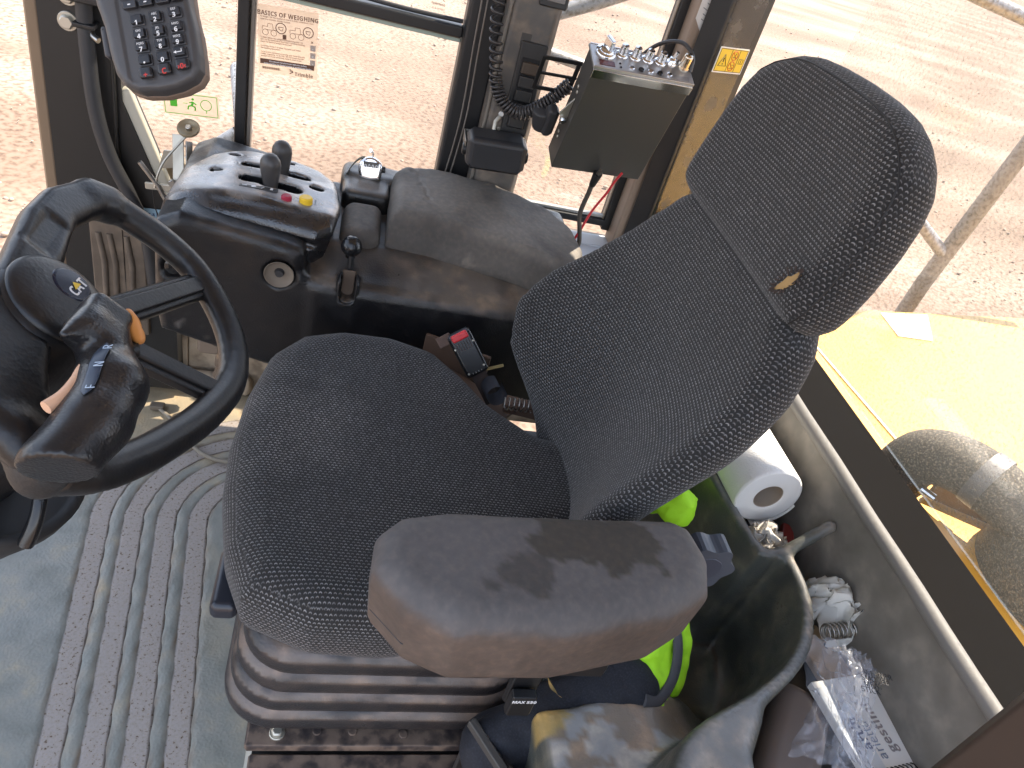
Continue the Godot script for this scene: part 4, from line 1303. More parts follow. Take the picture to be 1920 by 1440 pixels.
# ---------- steering wheel ----------
func wheel() -> void:
	var n := V(0.6442, 0.7648, 0.0)
	var b := Basis(V(0.7648, -0.6442, 0.0), n, V(0, 0, 1))
	var at := V(-0.22, 0.70, 0.0)
	var w := thing("steering_wheel", "black D-shaped steering wheel with two spokes and round hub cap", "steering wheel", at, "", b)
	var arc := PackedVector2Array()
	for q in spline([V(-0.085, 0, -0.118), V(-0.066, 0, -0.136), V(-0.037, 0, -0.144), V(0.005, 0, -0.152), V(0.057, 0, -0.146), V(0.108, 0, -0.108), V(0.140, 0, -0.058), V(0.149, 0, 0.003), V(0.130, 0, 0.078), V(0.097, 0, 0.150), V(0.068, 0, 0.200), V(0.042, 0, 0.232), V(0.005, 0, 0.250), V(-0.03, 0, 0.240)], 3):
		arc.append(Vector2(q.x, q.z))
	var top := PackedVector2Array([Vector2(-0.066, -0.156), Vector2(-0.102, -0.136), Vector2(-0.126, -0.068), Vector2(-0.128, -0.018), Vector2(-0.119, 0.046), Vector2(-0.112, 0.10), Vector2(-0.068, 0.06), Vector2(-0.070, 0.019), Vector2(-0.076, -0.010), Vector2(-0.081, -0.049), Vector2(-0.066, -0.108), Vector2(-0.05, -0.12)])
	var low := PackedVector2Array([Vector2(-0.115, 0.10), Vector2(-0.050, 0.085), Vector2(-0.039, 0.126), Vector2(-0.031, 0.159), Vector2(-0.020, 0.184), Vector2(0.0, 0.199), Vector2(0.045, 0.222), Vector2(0.046, 0.245), Vector2(0.024, 0.264), Vector2(-0.004, 0.257), Vector2(-0.04, 0.246), Vector2(-0.085, 0.235), Vector2(-0.14, 0.17)])
	var f := func(p: Vector3) -> float:
		var q := Vector2(p.x, p.z)
		var d := Vector2(line2(q, arc), p.y * 1.15).length() - 0.0192
		if p.z < 0.14:
			d = smin(d, ext(pl(q, top), p.y, 0.016, 0.012), 0.014)
			d = smax(d, -rb(p, V(-0.100, 0.016, 0.004), V(0.0135, 0.004, 0.030), 0.003), 0.002)
		if p.z > 0.05:
			d = smin(d, ext(pl(q, low), p.y + 0.006, 0.018, 0.012), 0.014)
		return d * 0.9
	var wt: StandardMaterial3D = M.wheel
	part("rim", sdf(f, V(-0.16, -0.04, -0.19), V(0.19, 0.04, 0.29), 0.0052), wt, w)
	part("hub", sdf(func(p: Vector3) -> float:
		var q := Vector2(Vector2(p.x + 0.058, p.z - 0.083).length() - 0.053 - 0.30 * maxf(0.015 - p.y, 0.0), absf(p.y + 0.052) - 0.070) + Vector2(0.012, 0.012)
		var d := minf(maxf(q.x, q.y), 0.0) + q.max(Vector2.ZERO).length() - 0.012
		return smin(d, cap(p, V(-0.07, -0.05, 0.13), V(-0.05, -0.035, 0.20), 0.05, 0.03), 0.03) * 0.9, V(-0.17, -0.12, 0.0), V(0.04, 0.05, 0.25), 0.006), wt, w)
	part("hub_cap", la([Vector2(0, 0.0085), Vector2(0.02, 0.008), Vector2(0.034, 0.0065), Vector2(0.044, 0.004), Vector2(0.0495, 0.001), Vector2(0.0505, -0.003)], 48, T(-0.058, 0.019, 0.083)), wt, w)
	var em := part("emblem", la([Vector2(0, 0.002), Vector2(0.017, 0.0018), Vector2(0.019, 0.0008), Vector2(0.0205, -0.001)], 36, T(-0.058, 0.0268, 0.066)), mat(L(0.012, 0.014, 0.028), 0.25), w)
	var tf := frame(V(0, 0, -1), V(-1, 0, 0)).rotated(V(0, 1, 0), -0.1)
	text(em, "lettering", "CAT", 0.0105, Transform3D(tf, V(-0.0528, 0.0291, 0.066)), M.print_white)
	part("yellow_triangle", pr(Transform3D(tf, V(-0.0528, 0.0294, 0.066)), [Vector2(-0.006, 0.0), Vector2(0.006, 0.0), Vector2(0.0, 0.0065)], 0.0004), M.print_yellow, em)
	for q in [[V(-0.045, -0.006, 0.105), V(0.075, -0.004, -0.135)], [V(-0.045, -0.008, 0.075), V(0.140, -0.004, 0.030)]]:
		var a: Vector3 = q[0]
		var c: Vector3 = q[1]
		var sb := frame(c - a, V(0, 1, 0))
		var st := start()
		box(st, Transform3D(sb, (a + c) * 0.5), V((c - a).length(), 0.014, 0.036), 0.004)
		box(st, Transform3D(sb, (a + c) * 0.5 + V(0, 0.008, 0)), V((c - a).length(), 0.008, 0.022), 0.003)
		part("spoke", st.commit(), wt, w)
	# ---- grip with direction switch ----
	var g := thing("shift_grip", "black pistol grip with F N R scale and orange switches beside the wheel hub", "control grip", at, "", b)
	var gf := func(p: Vector3) -> float:
		var d := cap(p, V(-0.010, 0.052, 0.150), V(0.004, 0.060, 0.195), 0.023, 0.028)
		d = smin(d, cap(p, V(0.004, 0.060, 0.195), V(0.006, 0.055, 0.235), 0.028, 0.0275), 0.014)
		d = smin(d, cap(p, V(0.006, 0.055, 0.235), V(-0.001, 0.042, 0.285), 0.0275, 0.029), 0.014)
		# top horn, flat on its upper face
		d = smin(d, rb(p.rotated(V(0, 1, 0), 0.0), V(-0.028, 0.060, 0.137), V(0.022, 0.017, 0.030), 0.010), 0.012)
		d = smin(d, cap(p, V(-0.036, 0.062, 0.150), V(-0.050, 0.064, 0.176), 0.015, 0.005), 0.012)
		# cut the foot square
		d = smax(d, p.z - 0.290 + 0.35 * (p.x) - 0.2 * (p.y - 0.05), 0.004)
		return d * 0.92
	var gt := func(p: Vector3, nn: Vector3) -> Color:
		var k := clampf(nz.get_noise_3d(p.x * 25.0, p.y * 25.0, p.z * 25.0) * 1.2, 0.0, 1.0) * smoothstep(0.016, 0.03, p.x)
		return Color(0.016, 0.016, 0.018).lerp(Color(0.10, 0.095, 0.09), k * 0.12)
	var gm: StandardMaterial3D = M.worn.duplicate()
	gm.roughness_texture = null
	gm.roughness = 0.3
	part("handle", sdf(gf, V(-0.08, 0.0, 0.08), V(0.06, 0.11, 0.32), 0.0038, gt), gm, g)
	part("foot", sdf(func(p: Vector3) -> float: return smin(cap(p, V(0.004, 0.020, 0.264), V(0.008, -0.012, 0.250), 0.018, 0.020), cap(p, V(0.006, -0.008, 0.250), V(-0.05, -0.02, 0.20), 0.018, 0.025), 0.02), V(-0.09, -0.06, 0.16), V(0.05, 0.08, 0.32), 0.005), M.plastic, g)
	# scale with letters along the grip
	var sf := frame(V(0.12, 0.0, -1).normalized(), V(-1, 0.72, -0.12))
	var pp := start()
	var p0: Vector3 = snap(gf, V(-0.0235, 0.0800, 0.205), 0.0004)
	var pn := snap_normal(gf, p0)
	var pt := (snap(gf, p0 + V(0, 0, -0.025), 0.0004) - snap(gf, p0 + V(0, 0, 0.025), 0.0004)).normalized()
	sf = frame(pt, pn.cross(pt))
	var strip := []
	for q in 15:
		strip.append(snap(gf, p0 + sf.x * (-0.034 + 0.068 * q / 14.0), 0.0009))
	var rr := []
	for q in 15:
		rr.append(0.0052 * sqrt(1.0 - pow(absf(q / 7.0 - 1.0), 5.0)) + 0.0005)
	tube(pp, strip, rr, 12, false, 0.16, pn)
	var sc := part("scale_plate", pp.commit(), mat(L(0.032, 0.045, 0.07), 0.35), g)
	for q in [["F", -0.026], ["N", 0.0], ["R", 0.026]]:
		var lp: Vector3 = snap(gf, p0 + sf.x * q[1], 0.0)
		text(sc, "lettering", q[0], 0.0072, Transform3D(sf, lp + sf.z * 0.0026 - sf.y * 0.0036), mat(L(0.42, 0.5, 0.6), 0.5), false)
	var tr := start()
	tube(tr, spline([V(-0.020, 0.060, 0.183), V(-0.0225, 0.060, 0.197), V(-0.0225, 0.058, 0.212), V(-0.025, 0.055, 0.230), V(-0.031, 0.050, 0.246)], 5), 0.0058, 12, false, 0.8)
	part("direction_trigger", tr.commit(), M.peach, g)
	part("thumb_switch", tb(spline([V(-0.017, 0.068, 0.106), V(-0.008, 0.070, 0.110), V(0.0, 0.067, 0.118), V(0.009, 0.066, 0.128)], 5), [0.0045, 0.006, 0.0065, 0.006, 0.0055, 0.0055, 0.006, 0.0065, 0.007, 0.007, 0.0075, 0.008, 0.0078, 0.007, 0.006, 0.004], 12, false, 0.75), M.orange, g)
	part("switch_stalk", tb([V(0.006, 0.055, 0.132), V(0.011, 0.058, 0.128)], 0.009, 10), M.satin, g)
	# ---- steering column boot ----
	var c := thing("steering_column", "dark round steering column boot under the wheel at the left edge", "steering column", V(-0.375, 0.49, 0.05), "", Basis(V(0, 0, 1), deg_to_rad(-30.0)))
	part("boot", la([Vector2(0.06, -0.085), Vector2(0.06, -0.06), Vector2(0.034, -0.04), Vector2(0.034, 0.0), Vector2(0.037, 0.20), Vector2(0.06, 0.28), Vector2(0.088, 0.365), Vector2(0.108, 0.43), Vector2(0.122, 0.47), Vector2(0.1235, 0.49), Vector2(0.1165, 0.494), Vector2(0.110, 0.494), Vector2(0.106, 0.482), Vector2(0.0, 0.478)], 48, T(0, -0.49, 0)), mat(L(0.024, 0.023, 0.023), 0.6), c)
	part("boot_lip", la([Vector2(0.117, 0.468), Vector2(0.1215, 0.472), Vector2(0.1215, 0.482), Vector2(0.118, 0.486)], 48, T(0, -0.49, 0)), mat(L(0.09, 0.085, 0.08), 0.5), c)
	part("upper_column", tb([V(0.0, -0.02, 0.01), V(0.0, 0.15, 0.045)], 0.052, 24), M.plastic, c)
	part("tilt_lever", tb(spline([V(0.055, 0.06, 0.035), V(0.07, 0.055, 0.065), V(0.08, 0.035, 0.085), V(0.085, 0.01, 0.098)], 5), [0.009, 0.009, 0.0088, 0.0085, 0.008, 0.008, 0.008, 0.008, 0.008, 0.0082, 0.0084, 0.0086, 0.0088, 0.009, 0.009, 0.008], 12), M.gloss, c)

# ---------- scale terminal ----------
func keypad() -> void:
	var b := Basis(V(0.927, 0.375, 0.011), V(-0.283, 0.718, -0.636), V(-0.246, 0.586, 0.771)).orthonormalized()
	var k := thing("weighing_terminal", "dark grey weighing terminal keypad hanging before the front pillar", "keypad", V(-0.2128, 0.9462, -0.1262), "", b)
	var mm := 0.001
	var o := PackedVector2Array()
	for q in [[-55.9, 110.0], [-55.9, 69.0], [-53.7, 48.8], [-49.5, 25.5], [-48.5, -2.9], [-45.8, -25.8], [-38.4, -39.8], [-25.1, -47.1], [-3.0, -50.5], [16.9, -49.3], [34.0, -43.8], [41.9, -34.5], [43.7, -18.8], [44.0, 9.4], [42.5, 32.3], [43.5, 69.0], [43.5, 110.0]]:
		o.append(Vector2(q[0], q[1]) * mm)
	var fi := PackedVector2Array()
	for q in [[-31.5, 105.0], [-31.2, 48.8], [-30.5, 2.0], [-30.0, -34.8], [-24.1, -42.8], [-2.3, -46.2], [20.3, -45.9], [33.5, -39.5], [37.2, -26.0], [38.2, 10.6], [38.1, 44.5], [38.0, 105.0]]:
		fi.append(Vector2(q[0], q[1]) * mm)
	var dark := mat(L(0.062, 0.060, 0.062), 0.5)
	dark.normal_enabled = true
	dark.normal_texture = M.plastic.normal_texture
	dark.normal_scale = 0.2
	tripl(dark, 8.0)
	part("housing", sdf(func(p: Vector3) -> float:
		var q := Vector2(p.x, p.y)
		var d := ext(pl(q, o), p.z + 0.020, 0.020, 0.009)
		return smax(d, -ext(pl(q, fi), p.z - 0.001, 0.003, 0.001), 0.0015) * 0.95, V(-0.063, -0.058, -0.045), V(0.052, 0.115, 0.008), 0.0026), dark, k)
	part("side_band", sdf(func(p: Vector3) -> float: return ext(pl(Vector2(p.x, p.y), o) - 0.001, p.z + 0.026, 0.008, 0.004), V(-0.064, -0.058, -0.04), V(0.052, 0.115, -0.012), 0.0032), mat(L(0.20, 0.145, 0.11), 0.6), k)
	part("port_cover", sdf(func(p: Vector3) -> float: return rb(p, V(-0.0525, 0.0125, -0.014), V(0.004, 0.017, 0.006), 0.0035), V(-0.06, -0.01, -0.025), V(-0.044, 0.034, -0.004), 0.002), mat(L(0.05, 0.05, 0.056), 0.6), k)
	part("port_screw", la(cyl(0.0016, 0.001), 10, Transform3D(Basis(V(1, 0, 0), PI * 0.5), V(-0.053, 0.025, -0.009))), M.black, k)
	var keym := mat(L(0.018, 0.018, 0.021), 0.3)
	var pos := [[-11.8, 23.5], [8.0, 23.5], [28.1, 25.1], [-11.5, 8.8], [8.8, 8.6], [27.7, 9.9], [-11.6, -4.8], [8.8, -4.9], [27.1, -3.5], [-10.6, -19.1], [8.6, -19.0], [26.5, -17.0]]
	var ch := ["1", "2", "3", "4", "5", "6", "7", "8", "9", "•", "0", "↵"]
	var abc := ["", "ABC", "DEF", "GHI", "JKL", "MNO", "PQRS", "TUV", "WXYZ", "", "", ""]
	var keymesh := bx(V(0, 0, 0), V(0.0125, 0.0095, 0.005), 0.0012)
	var bezm := mat(L(0.07, 0.07, 0.076), 0.5)
	var bezel := bx(V(0, 0, 0), V(0.0145, 0.0115, 0.002), 0.0008)
	for i in 12:
		var p := V(pos[i][0] * mm, pos[i][1] * mm, -0.0005)
		var key := part("key", keymesh, keym, k, Transform3D(Basis.IDENTITY, p + V(0, 0, 0.002)))
		part("key_bezel", bezel, bezm, key, Transform3D(Basis.IDENTITY, V(0, 0, -0.0025)))
		if ch[i] == "↵":
			part("symbol", bx(V(0, -0.001, 0.0026), V(0.006, 0.0007, 0.0003), 0.0), M.print_white, key)
			part("symbol", bx(V(0.003, 0.0005, 0.0026), V(0.0007, 0.003, 0.0003), 0.0), M.print_white, key)
			part("symbol", pr(T(-0.0035, -0.001, 0.0025), [Vector2(-0.002, 0), Vector2(0.001, 0.0016), Vector2(0.001, -0.0016)], 0.0003), M.print_white, key)
		else:
			text(key, "digit", ch[i], 0.0048, T(0, -0.0042, 0.0026), M.print_white)
			if abc[i]:
				text(key, "lettering", abc[i], 0.0020, T(0, 0.0018, 0.0026), M.print_white, false)
	for i in 4:
		var p := V([-16.3, 0.7, 18.2, 35.0][i] * mm - (0.002 if i == 3 else 0.0), 0.0398, 0.0012)
		var key := part("function_key", bx(V(0, 0, 0), V(0.0152 if i < 3 else 0.012, 0.0088, 0.005), 0.0014), mat(L(0.03, 0.03, 0.034), 0.35) if i == 0 else keym, k, Transform3D(Basis.IDENTITY, p))
		part("symbol", bx(V(0, -0.0005, 0.0026), V(0.003, 0.0012, 0.0003), 0.0), M.print_white, key)
	var rk := [[-11.0, -33.4, "+"], [8.4, -32.6, "C"], [27.5, -30.6, "›0‹"]]
	for q in rk:
		var key := part("red_marked_key", sdf(func(p: Vector3) -> float: return rb(p, V(0, 0, 0), V(0.0072, 0.0058, 0.0028), 0.0026), V(-0.009, -0.008, -0.005), V(0.009, 0.008, 0.005), 0.0012), keym, k, Transform3D(Basis.IDENTITY, V(q[0] * mm, q[1] * mm, 0.002)))
		text(key, "lettering", q[2], 0.006 if q[2] != "›0‹" else 0.0055, T(0, -0.003, 0.0029), M.print_red)
	part("screen_edge", bx(V(0.003, 0.066, 0.0008), V(0.062, 0.036, 0.002), 0.0006), M.gloss, k)
	part("mount_arm", tb([V(-0.01, 0.09, -0.03), V(-0.03, 0.13, -0.12), V(-0.10, 0.26, -0.36)], 0.012, 12), M.satin, k)

# ---------- two-way radio, its cords, and the loudspeaker ----------
func radio() -> void:
	var b := Basis(V(0.9975, 0.031, -0.0633), V(-0.0049, 0.9264, 0.3765), V(0.0703, -0.3752, 0.9243)).orthonormalized()
	var r := thing("two_way_radio", "glossy black two-way radio with chrome knobs hung beside the rear window", "radio", V(0.4369, 0.8499, -0.4952), "", b)
	var bw := 0.172
	var hh := 0.214
	var face := start()
	box(face, T(0, 0, -0.026), V(bw, hh, 0.050), 0.0015)
	part("casing", face.commit(), mat(L(0.046, 0.045, 0.041), 0.38), r)
	part("chrome_strip", bx(V(0, hh * 0.5 - 0.007, 0.0006), V(bw + 0.002, 0.016, 0.004), 0.001), mat(L(0.55, 0.55, 0.54), 0.10, 1.0), r)
	var fp := part("face_plate", bx(V(0, hh * 0.5 + 0.003, -0.028), V(bw + 0.004, 0.006, 0.056), 0.0015), mat(L(0.45, 0.44, 0.43), 0.3, 0.85), r)
	var y := hh * 0.5 + 0.006
	part("display", bx(V(-0.064, y + 0.0004, -0.012), V(0.026, 0.001, 0.012), 0.0003), mat(L(0.10, 0.03, 0.03), 0.2), fp)
	part("name_plate", bx(V(0.062, y + 0.0004, -0.009), V(0.034, 0.001, 0.010), 0.0003), mat(L(0.30, 0.29, 0.29), 0.3, 0.6), fp)
	part("edge_frame", bx(V(0, y, -0.0545), V(bw, 0.002, 0.002), 0.0005), M.chrome, fp)
	for k in 5:
		part("round_switch", la(cyl(0.0048, 0.003, 0.001), 16, T(-0.022 + 0.0165 * k, y, -0.011)), M.gloss if k % 2 else M.chrome, fp)
	for k in 2:
		part("small_lamp", la(cyl(0.002, 0.0015), 10, T(-0.041, y, -0.017 + 0.009 * k)), M.gloss, fp)
	var ck := part("channel_knob", la([Vector2(0.017, 0), Vector2(0.017, 0.003), Vector2(0.0135, 0.0045), Vector2(0.012, 0.005), Vector2(0.0095, 0.010), Vector2(0, 0.010)], 28, T(-0.062, y, -0.038)), M.chrome, r)
	part("knob_bar", bx(V(-0.062, y + 0.016, -0.038), V(0.009, 0.020, 0.020), 0.002, Basis(V(0, 1, 0), 0.4)), M.chrome, ck)
	for k in 4:
		var kb := part("small_knob", la([Vector2(0.0105, 0), Vector2(0.0105, 0.002), Vector2(0.0075, 0.0035), Vector2(0.007, 0.004), Vector2(0.006, 0.017), Vector2(0.0055, 0.018), Vector2(0, 0.018)], 20, T(-0.034 + 0.0225 * k, y, -0.040)), M.chrome, r)
		part("pointer_line", bx(V(-0.034 + 0.0225 * k, y + 0.0184, -0.0375), V(0.001, 0.0006, 0.004), 0.0), M.black, kb)
	var tg := part("toggle_switch", la([Vector2(0.009, 0), Vector2(0.009, 0.003), Vector2(0.0065, 0.004), Vector2(0.006, 0.010), Vector2(0, 0.010)], 18, T(0.054, y, -0.042)), M.chrome, r)
	part("toggle_lever", tb([V(0.054, y + 0.008, -0.042), V(0.056, y + 0.022, -0.042)], 0.0032, 10), M.chrome, tg)
	part("mic_plug", la([Vector2(0.0105, 0), Vector2(0.0105, 0.004), Vector2(0.0085, 0.005), Vector2(0.0075, 0.020), Vector2(0.006, 0.024), Vector2(0, 0.024)], 20, T(0.075, y, -0.038)), mat(L(0.6, 0.52, 0.42), 0.2, 1.0), r)
	# side bracket and its screws
	for q in [[0.048, -0.03], [0.040, -0.026], [-0.052, -0.034], [-0.06, -0.030]]:
		part("screw", la(cyl(0.0032, 0.002), 12, Transform3D(Basis(V(0, 0, 1), PI * 0.5), V(-bw * 0.5 + 0.0005, q[0], q[1]))), M.zinc, r)
	part("bracket_wing", pr(Transform3D(Basis.IDENTITY, V(-bw * 0.5 - 0.001, 0.0, -0.02)), [Vector2(0, 0.03), Vector2(-0.016, -0.002), Vector2(-0.010, -0.018), Vector2(-0.003, -0.024), Vector2(0.0, -0.018)], -0.003), M.zinc, r)
	part("wing_bolt", la(cyl(0.006, 0.006, 0.002), 18, Transform3D(Basis(V(1, 0, 0), PI * 0.5), V(-bw * 0.5 - 0.008, -0.014, -0.019))), M.chrome, r)
	var sl := start()
	for q in [[0.0, 0.058, 0.070, 0.008], [0.0, -0.002, 0.070, 0.008], [0.0, 0.028, 0.07, 0.006]]:
		box(sl, T(-bw * 0.5 - 0.025, q[1], -0.075), V(q[2], q[3], 0.004), 0.0015)
	for x in [-0.032, 0.030]:
		box(sl, T(-bw * 0.5 - 0.025 + x, 0.028, -0.0752), V(0.008, 0.066, 0.0035), 0.0015)
	part("slotted_bracket", sl.commit(), M.satin, r)
	part("swivel_mount", la([Vector2(0, 0), Vector2(0.016, 0), Vector2(0.019, 0.003), Vector2(0.019, 0.035), Vector2(0.016, 0.04), Vector2(0, 0.04)], 24, Transform3D(Basis(V(0, 0, 1), 0.25), V(-bw * 0.5 - 0.022, -0.07, -0.06))), M.rubber, r)
	part("rubber_block", bx(V(-bw * 0.5 - 0.018, -0.045, -0.05), V(0.022, 0.06, 0.03), 0.008), M.rubber, r)

	# coiled microphone cord
	var cc := thing("coiled_microphone_cord", "coiled black microphone cord looping down from above to the radio", "cord")
	var path := spline([V(0.197, 1.06, -0.60), V(0.204, 0.985, -0.60), V(0.212, 0.933, -0.60), V(0.222, 0.891, -0.60), V(0.232, 0.850, -0.60), V(0.252, 0.823, -0.592), V(0.285, 0.816, -0.582), V(0.320, 0.848, -0.565), V(0.350, 0.892, -0.555)], 60)
	var helix := []
	var ph := 0.0
	var total := path.size()
	for i in total - 1:
		var a: Vector3 = path[i]
		var c: Vector3 = path[i + 1]
		var t := (c - a).normalized()
		var s := t.cross(V(0, 0, 1)).normalized()
		var o := s.cross(t)
		var fr := float(i) / total
		var pitch := lerpf(0.0155, 0.0064, smoothstep(0.30, 0.60, fr))
		var steps := 3 if fr < 0.35 else 4
		for k in steps:
			ph += TAU * (c - a).length() / steps / pitch
			helix.append(a.lerp(c, float(k) / steps) + (s * cos(ph) + o * sin(ph)) * 0.0094)
	part("coil", tb(helix, 0.0029, 6), M.cord, cc)
	# antenna lead
	var an := thing("antenna_lead", "short dark cable arching behind the radio knobs to the end plug", "cable")
	part("lead", tb(spline([V(0.520, 0.968, -0.487), V(0.519, 0.990, -0.497), V(0.506, 1.0, -0.53), V(0.482, 0.985, -0.56), V(0.464, 0.955, -0.58), V(0.455, 0.92, -0.59)], 8), 0.0035, 10), M.cord, an)
	# power leads
	var pw := thing("black_power_lead", "grey black power lead hanging below the radio", "cable")
	part("lead", tb(spline([V(0.440, 0.765, -0.52), V(0.437, 0.735, -0.532), V(0.438, 0.712, -0.54), V(0.438, 0.665, -0.55), V(0.448, 0.63, -0.55), V(0.456, 0.60, -0.552), V(0.448, 0.578, -0.552), V(0.43, 0.570, -0.555)], 8), 0.0045, 10), tripl(mat(L(0.06, 0.05, 0.04), 0.6), 20.0), pw)
	part("plug", tb([V(0.438, 0.757, -0.525), V(0.437, 0.73, -0.533)], [0.009, 0.006], 12), M.satin, pw)
	var rd := thing("red_power_wire", "thin red wire hanging below the radio", "wire")
	part("wire", tb(spline([V(0.480, 0.768, -0.52), V(0.476, 0.745, -0.532), V(0.472, 0.718, -0.54), V(0.459, 0.672, -0.55), V(0.448, 0.625, -0.55), V(0.434, 0.582, -0.55), V(0.425, 0.565, -0.55)], 8), 0.0024, 8), mat(L(0.55, 0.03, 0.04), 0.4), rd)

	# loudspeaker on the post
	var s := thing("loudspeaker", "small black box loudspeaker with chamfered edges on the middle post", "loudspeaker", V(0.256, 0.738, -0.585), "", Basis(V(1, 0, 0), 0.0) * Basis(V(0, 1, 0), -0.04) * Basis(V(0, 0, 1), 0.06))
	part("box", bx(V(0, 0, 0.0), V(0.108, 0.060, 0.070), 0.011), mat(L(0.024, 0.024, 0.026), 0.5), s)
	var grid := mat(L(0.015, 0.015, 0.017), 0.75)
	part("grille", bx(V(0, -0.002, 0.0348), V(0.088, 0.042, 0.002), 0.0008), grid, s)
	for q in [-1.0, 1.0]:
		var kb := part("side_knob", la(cyl(0.011, 0.007, 0.002), 18, Transform3D(Basis(V(0, 0, 1), -PI * 0.5 * q), V(q * 0.054, -0.004, 0.0))), M.satin, s)
		part("bracket_arm", bx(V(q * 0.0565, 0.004, -0.022), V(0.003, 0.02, 0.06), 0.001), M.steel, kb)
	part("bracket_back", bx(V(0, 0.004, -0.052), V(0.116, 0.02, 0.003), 0.001), M.steel, s)
	part("cable_stub", tb([V(-0.006, 0.028, -0.03), V(-0.005, 0.042, -0.035), V(0.002, 0.05, -0.04)], 0.004, 8), M.zinc, s)
	part("mount_screw", la(cyl(0.005, 0.004, 0.001), 14, Transform3D(Basis(V(1, 0, 0), PI * 0.5), V(0.004, 0.054, -0.045))), M.white, s)

# ---------- small loose things by the right-hand windows ----------
func gadgets() -> void:
	# chrome tally counter lying on the back tray
	var t := thing("tally_counter", "chrome hand tally counter on a strap behind the small wrist pad", "tally counter", V(0.040, 0.652, -0.605), "", frame(V(1, 0.08, 0.05), V(-0.1, 0.9, -0.2)))
	part("body", sdf(func(p: Vector3) -> float: return smax(smin(cap(p, V(0, 0, 0.004), V(0, 0, -0.010), 0.021, 0.021), rb(p, V(0, -0.004, 0), V(0.020, 0.016, 0.013), 0.006), 0.006), absf(p.z + 0.002) - 0.012, 0.004), V(-0.03, -0.03, -0.025), V(0.03, 0.03, 0.02), 0.0022), M.chrome, t)
	var win := part("counter_window", bx(V(0.001, 0.008, 0.0102), V(0.028, 0.010, 0.002), 0.0005), M.gloss, t)
	for k in 4:
		text(win, "digit", "0", 0.006, T(-0.009 + 0.0066 * k, 0.005, 0.0113), M.print_white)
	part("push_lever", tb([V(0.002, 0.020, 0.0), V(0.003, 0.028, 0.0), V(-0.002, 0.032, 0.003)], [0.004, 0.003, 0.006], 10, false, 0.5), M.chrome, t)
	part("reset_knob", la(cyl(0.006, 0.006, 0.001), 16, Transform3D(Basis(V(0, 0, 1), -PI * 0.5), V(0.021, 0.0, 0.0))), M.satin, t)
	part("strap", sheet(func(u: float, v: float) -> Vector3: return V(-0.012 - 0.034 * u, 0.018 - 0.040 * u * u - 0.004 * sin(v * 3.0), -0.004 + 0.016 * (v - 0.5)), 10, 3), tripl(mat(L(0.17, 0.15, 0.11), 0.8), 20.0), t)

	# galvanised latch with cable and rod on the front side pane
	var g := thing("window_latch", "dull metal window latch with round suction cup, rod and wire", "latch")
	var a := V(-0.292, 0.628, -0.648)
	var c := V(-0.306, 0.552, -0.615)
	var lb := frame(V(1, 0.15, 0.1), a - c)
	part("channel", bx((a + c) * 0.5, V(0.020, (a - c).length(), 0.004), 0.001, lb), M.zinc, g)
	part("channel_side", bx((a + c) * 0.5 + lb.x * 0.019, V(0.012, 0.062, 0.004), 0.001, lb.rotated(lb.y, 0.7)), M.steel, g)
	part("arm", bx(V(-0.325, 0.540, -0.606), V(0.052, 0.014, 0.005), 0.002, Basis(V(0, 0, 1), 0.05)), M.zinc, g)
	part("pivot", la(cyl(0.0065, 0.008, 0.001), 16, Transform3D(Basis(V(1, 0, 0), PI * 0.5), V(-0.304, 0.553, -0.607))), M.steel, g)
	part("foot_bolt", la(cyl(0.007, 0.014, 0.002), 6, T(-0.302, 0.528, -0.608)), M.satin, g)
	var cup := part("suction_cup", la([Vector2(0, 0.004), Vector2(0.008, 0.003), Vector2(0.014, 0.006), Vector2(0.0185, 0.010), Vector2(0.0195, 0.008), Vector2(0.019, 0.004), Vector2(0.012, -0.004), Vector2(0, -0.005)], 28, Transform3D(frame(V(1, 0, 0.2), V(0.3, 0.75, 0.5)), V(-0.283, 0.640, -0.645))), tripl(mat(L(0.30, 0.24, 0.15), 0.45, 0.4), 20.0), g)
	part("cup_stud", la(cyl(0.005, 0.012, 0.001), 14, Transform3D(frame(V(1, 0, 0.2), V(0.3, 0.75, 0.5)), V(-0.283, 0.640, -0.645))), M.steel, cup)
	part("rod", tb([V(-0.357, 0.585, -0.60), V(-0.329, 0.545, -0.602), V(-0.307, 0.500, -0.605)], [0.0042, 0.0042, 0.0055], 10), M.steel, g)
	part("wire", tb(spline([V(-0.284, 0.636, -0.635), V(-0.30, 0.615, -0.625), V(-0.318, 0.590, -0.612), V(-0.328, 0.565, -0.603), V(-0.333, 0.540, -0.60)], 6), 0.0022, 8), M.zinc, g)
	part("loose_wire", tb(spline([V(-0.336, 0.534, -0.60), V(-0.334, 0.50, -0.602), V(-0.325, 0.465, -0.61), V(-0.308, 0.44, -0.62)], 6), 0.0012, 6), M.black, g)
	part("side_plate", pr(T(-0.335, 0.56, -0.64), [Vector2(0.0, 0.0), Vector2(0.035, 0.01), Vector2(0.038, 0.04), Vector2(0.010, 0.038)], 0.003), M.zinc, g)
	# floor cable near the front wall
	var fc := thing("floor_cable", "thin dusty cable curling across the floor mat beyond the wheel", "cable")
	part("cable", tb(spline([V(-0.34, 0.006, -0.60), V(-0.31, 0.007, -0.57), V(-0.28, 0.006, -0.53), V(-0.23, 0.006, -0.475), V(-0.18, 0.006, -0.455), V(-0.12, 0.006, -0.46)], 8), 0.0045, 8), mat(L(0.2, 0.17, 0.13), 0.7), fc)
	part("clip", bx(V(-0.345, 0.008, -0.605), V(0.03, 0.014, 0.02), 0.003), mat(L(0.14, 0.11, 0.08), 0.7), fc)
	var wb := thing("wall_bracket", "dark brown weathered bracket on the wall corner under the console front", "bracket")
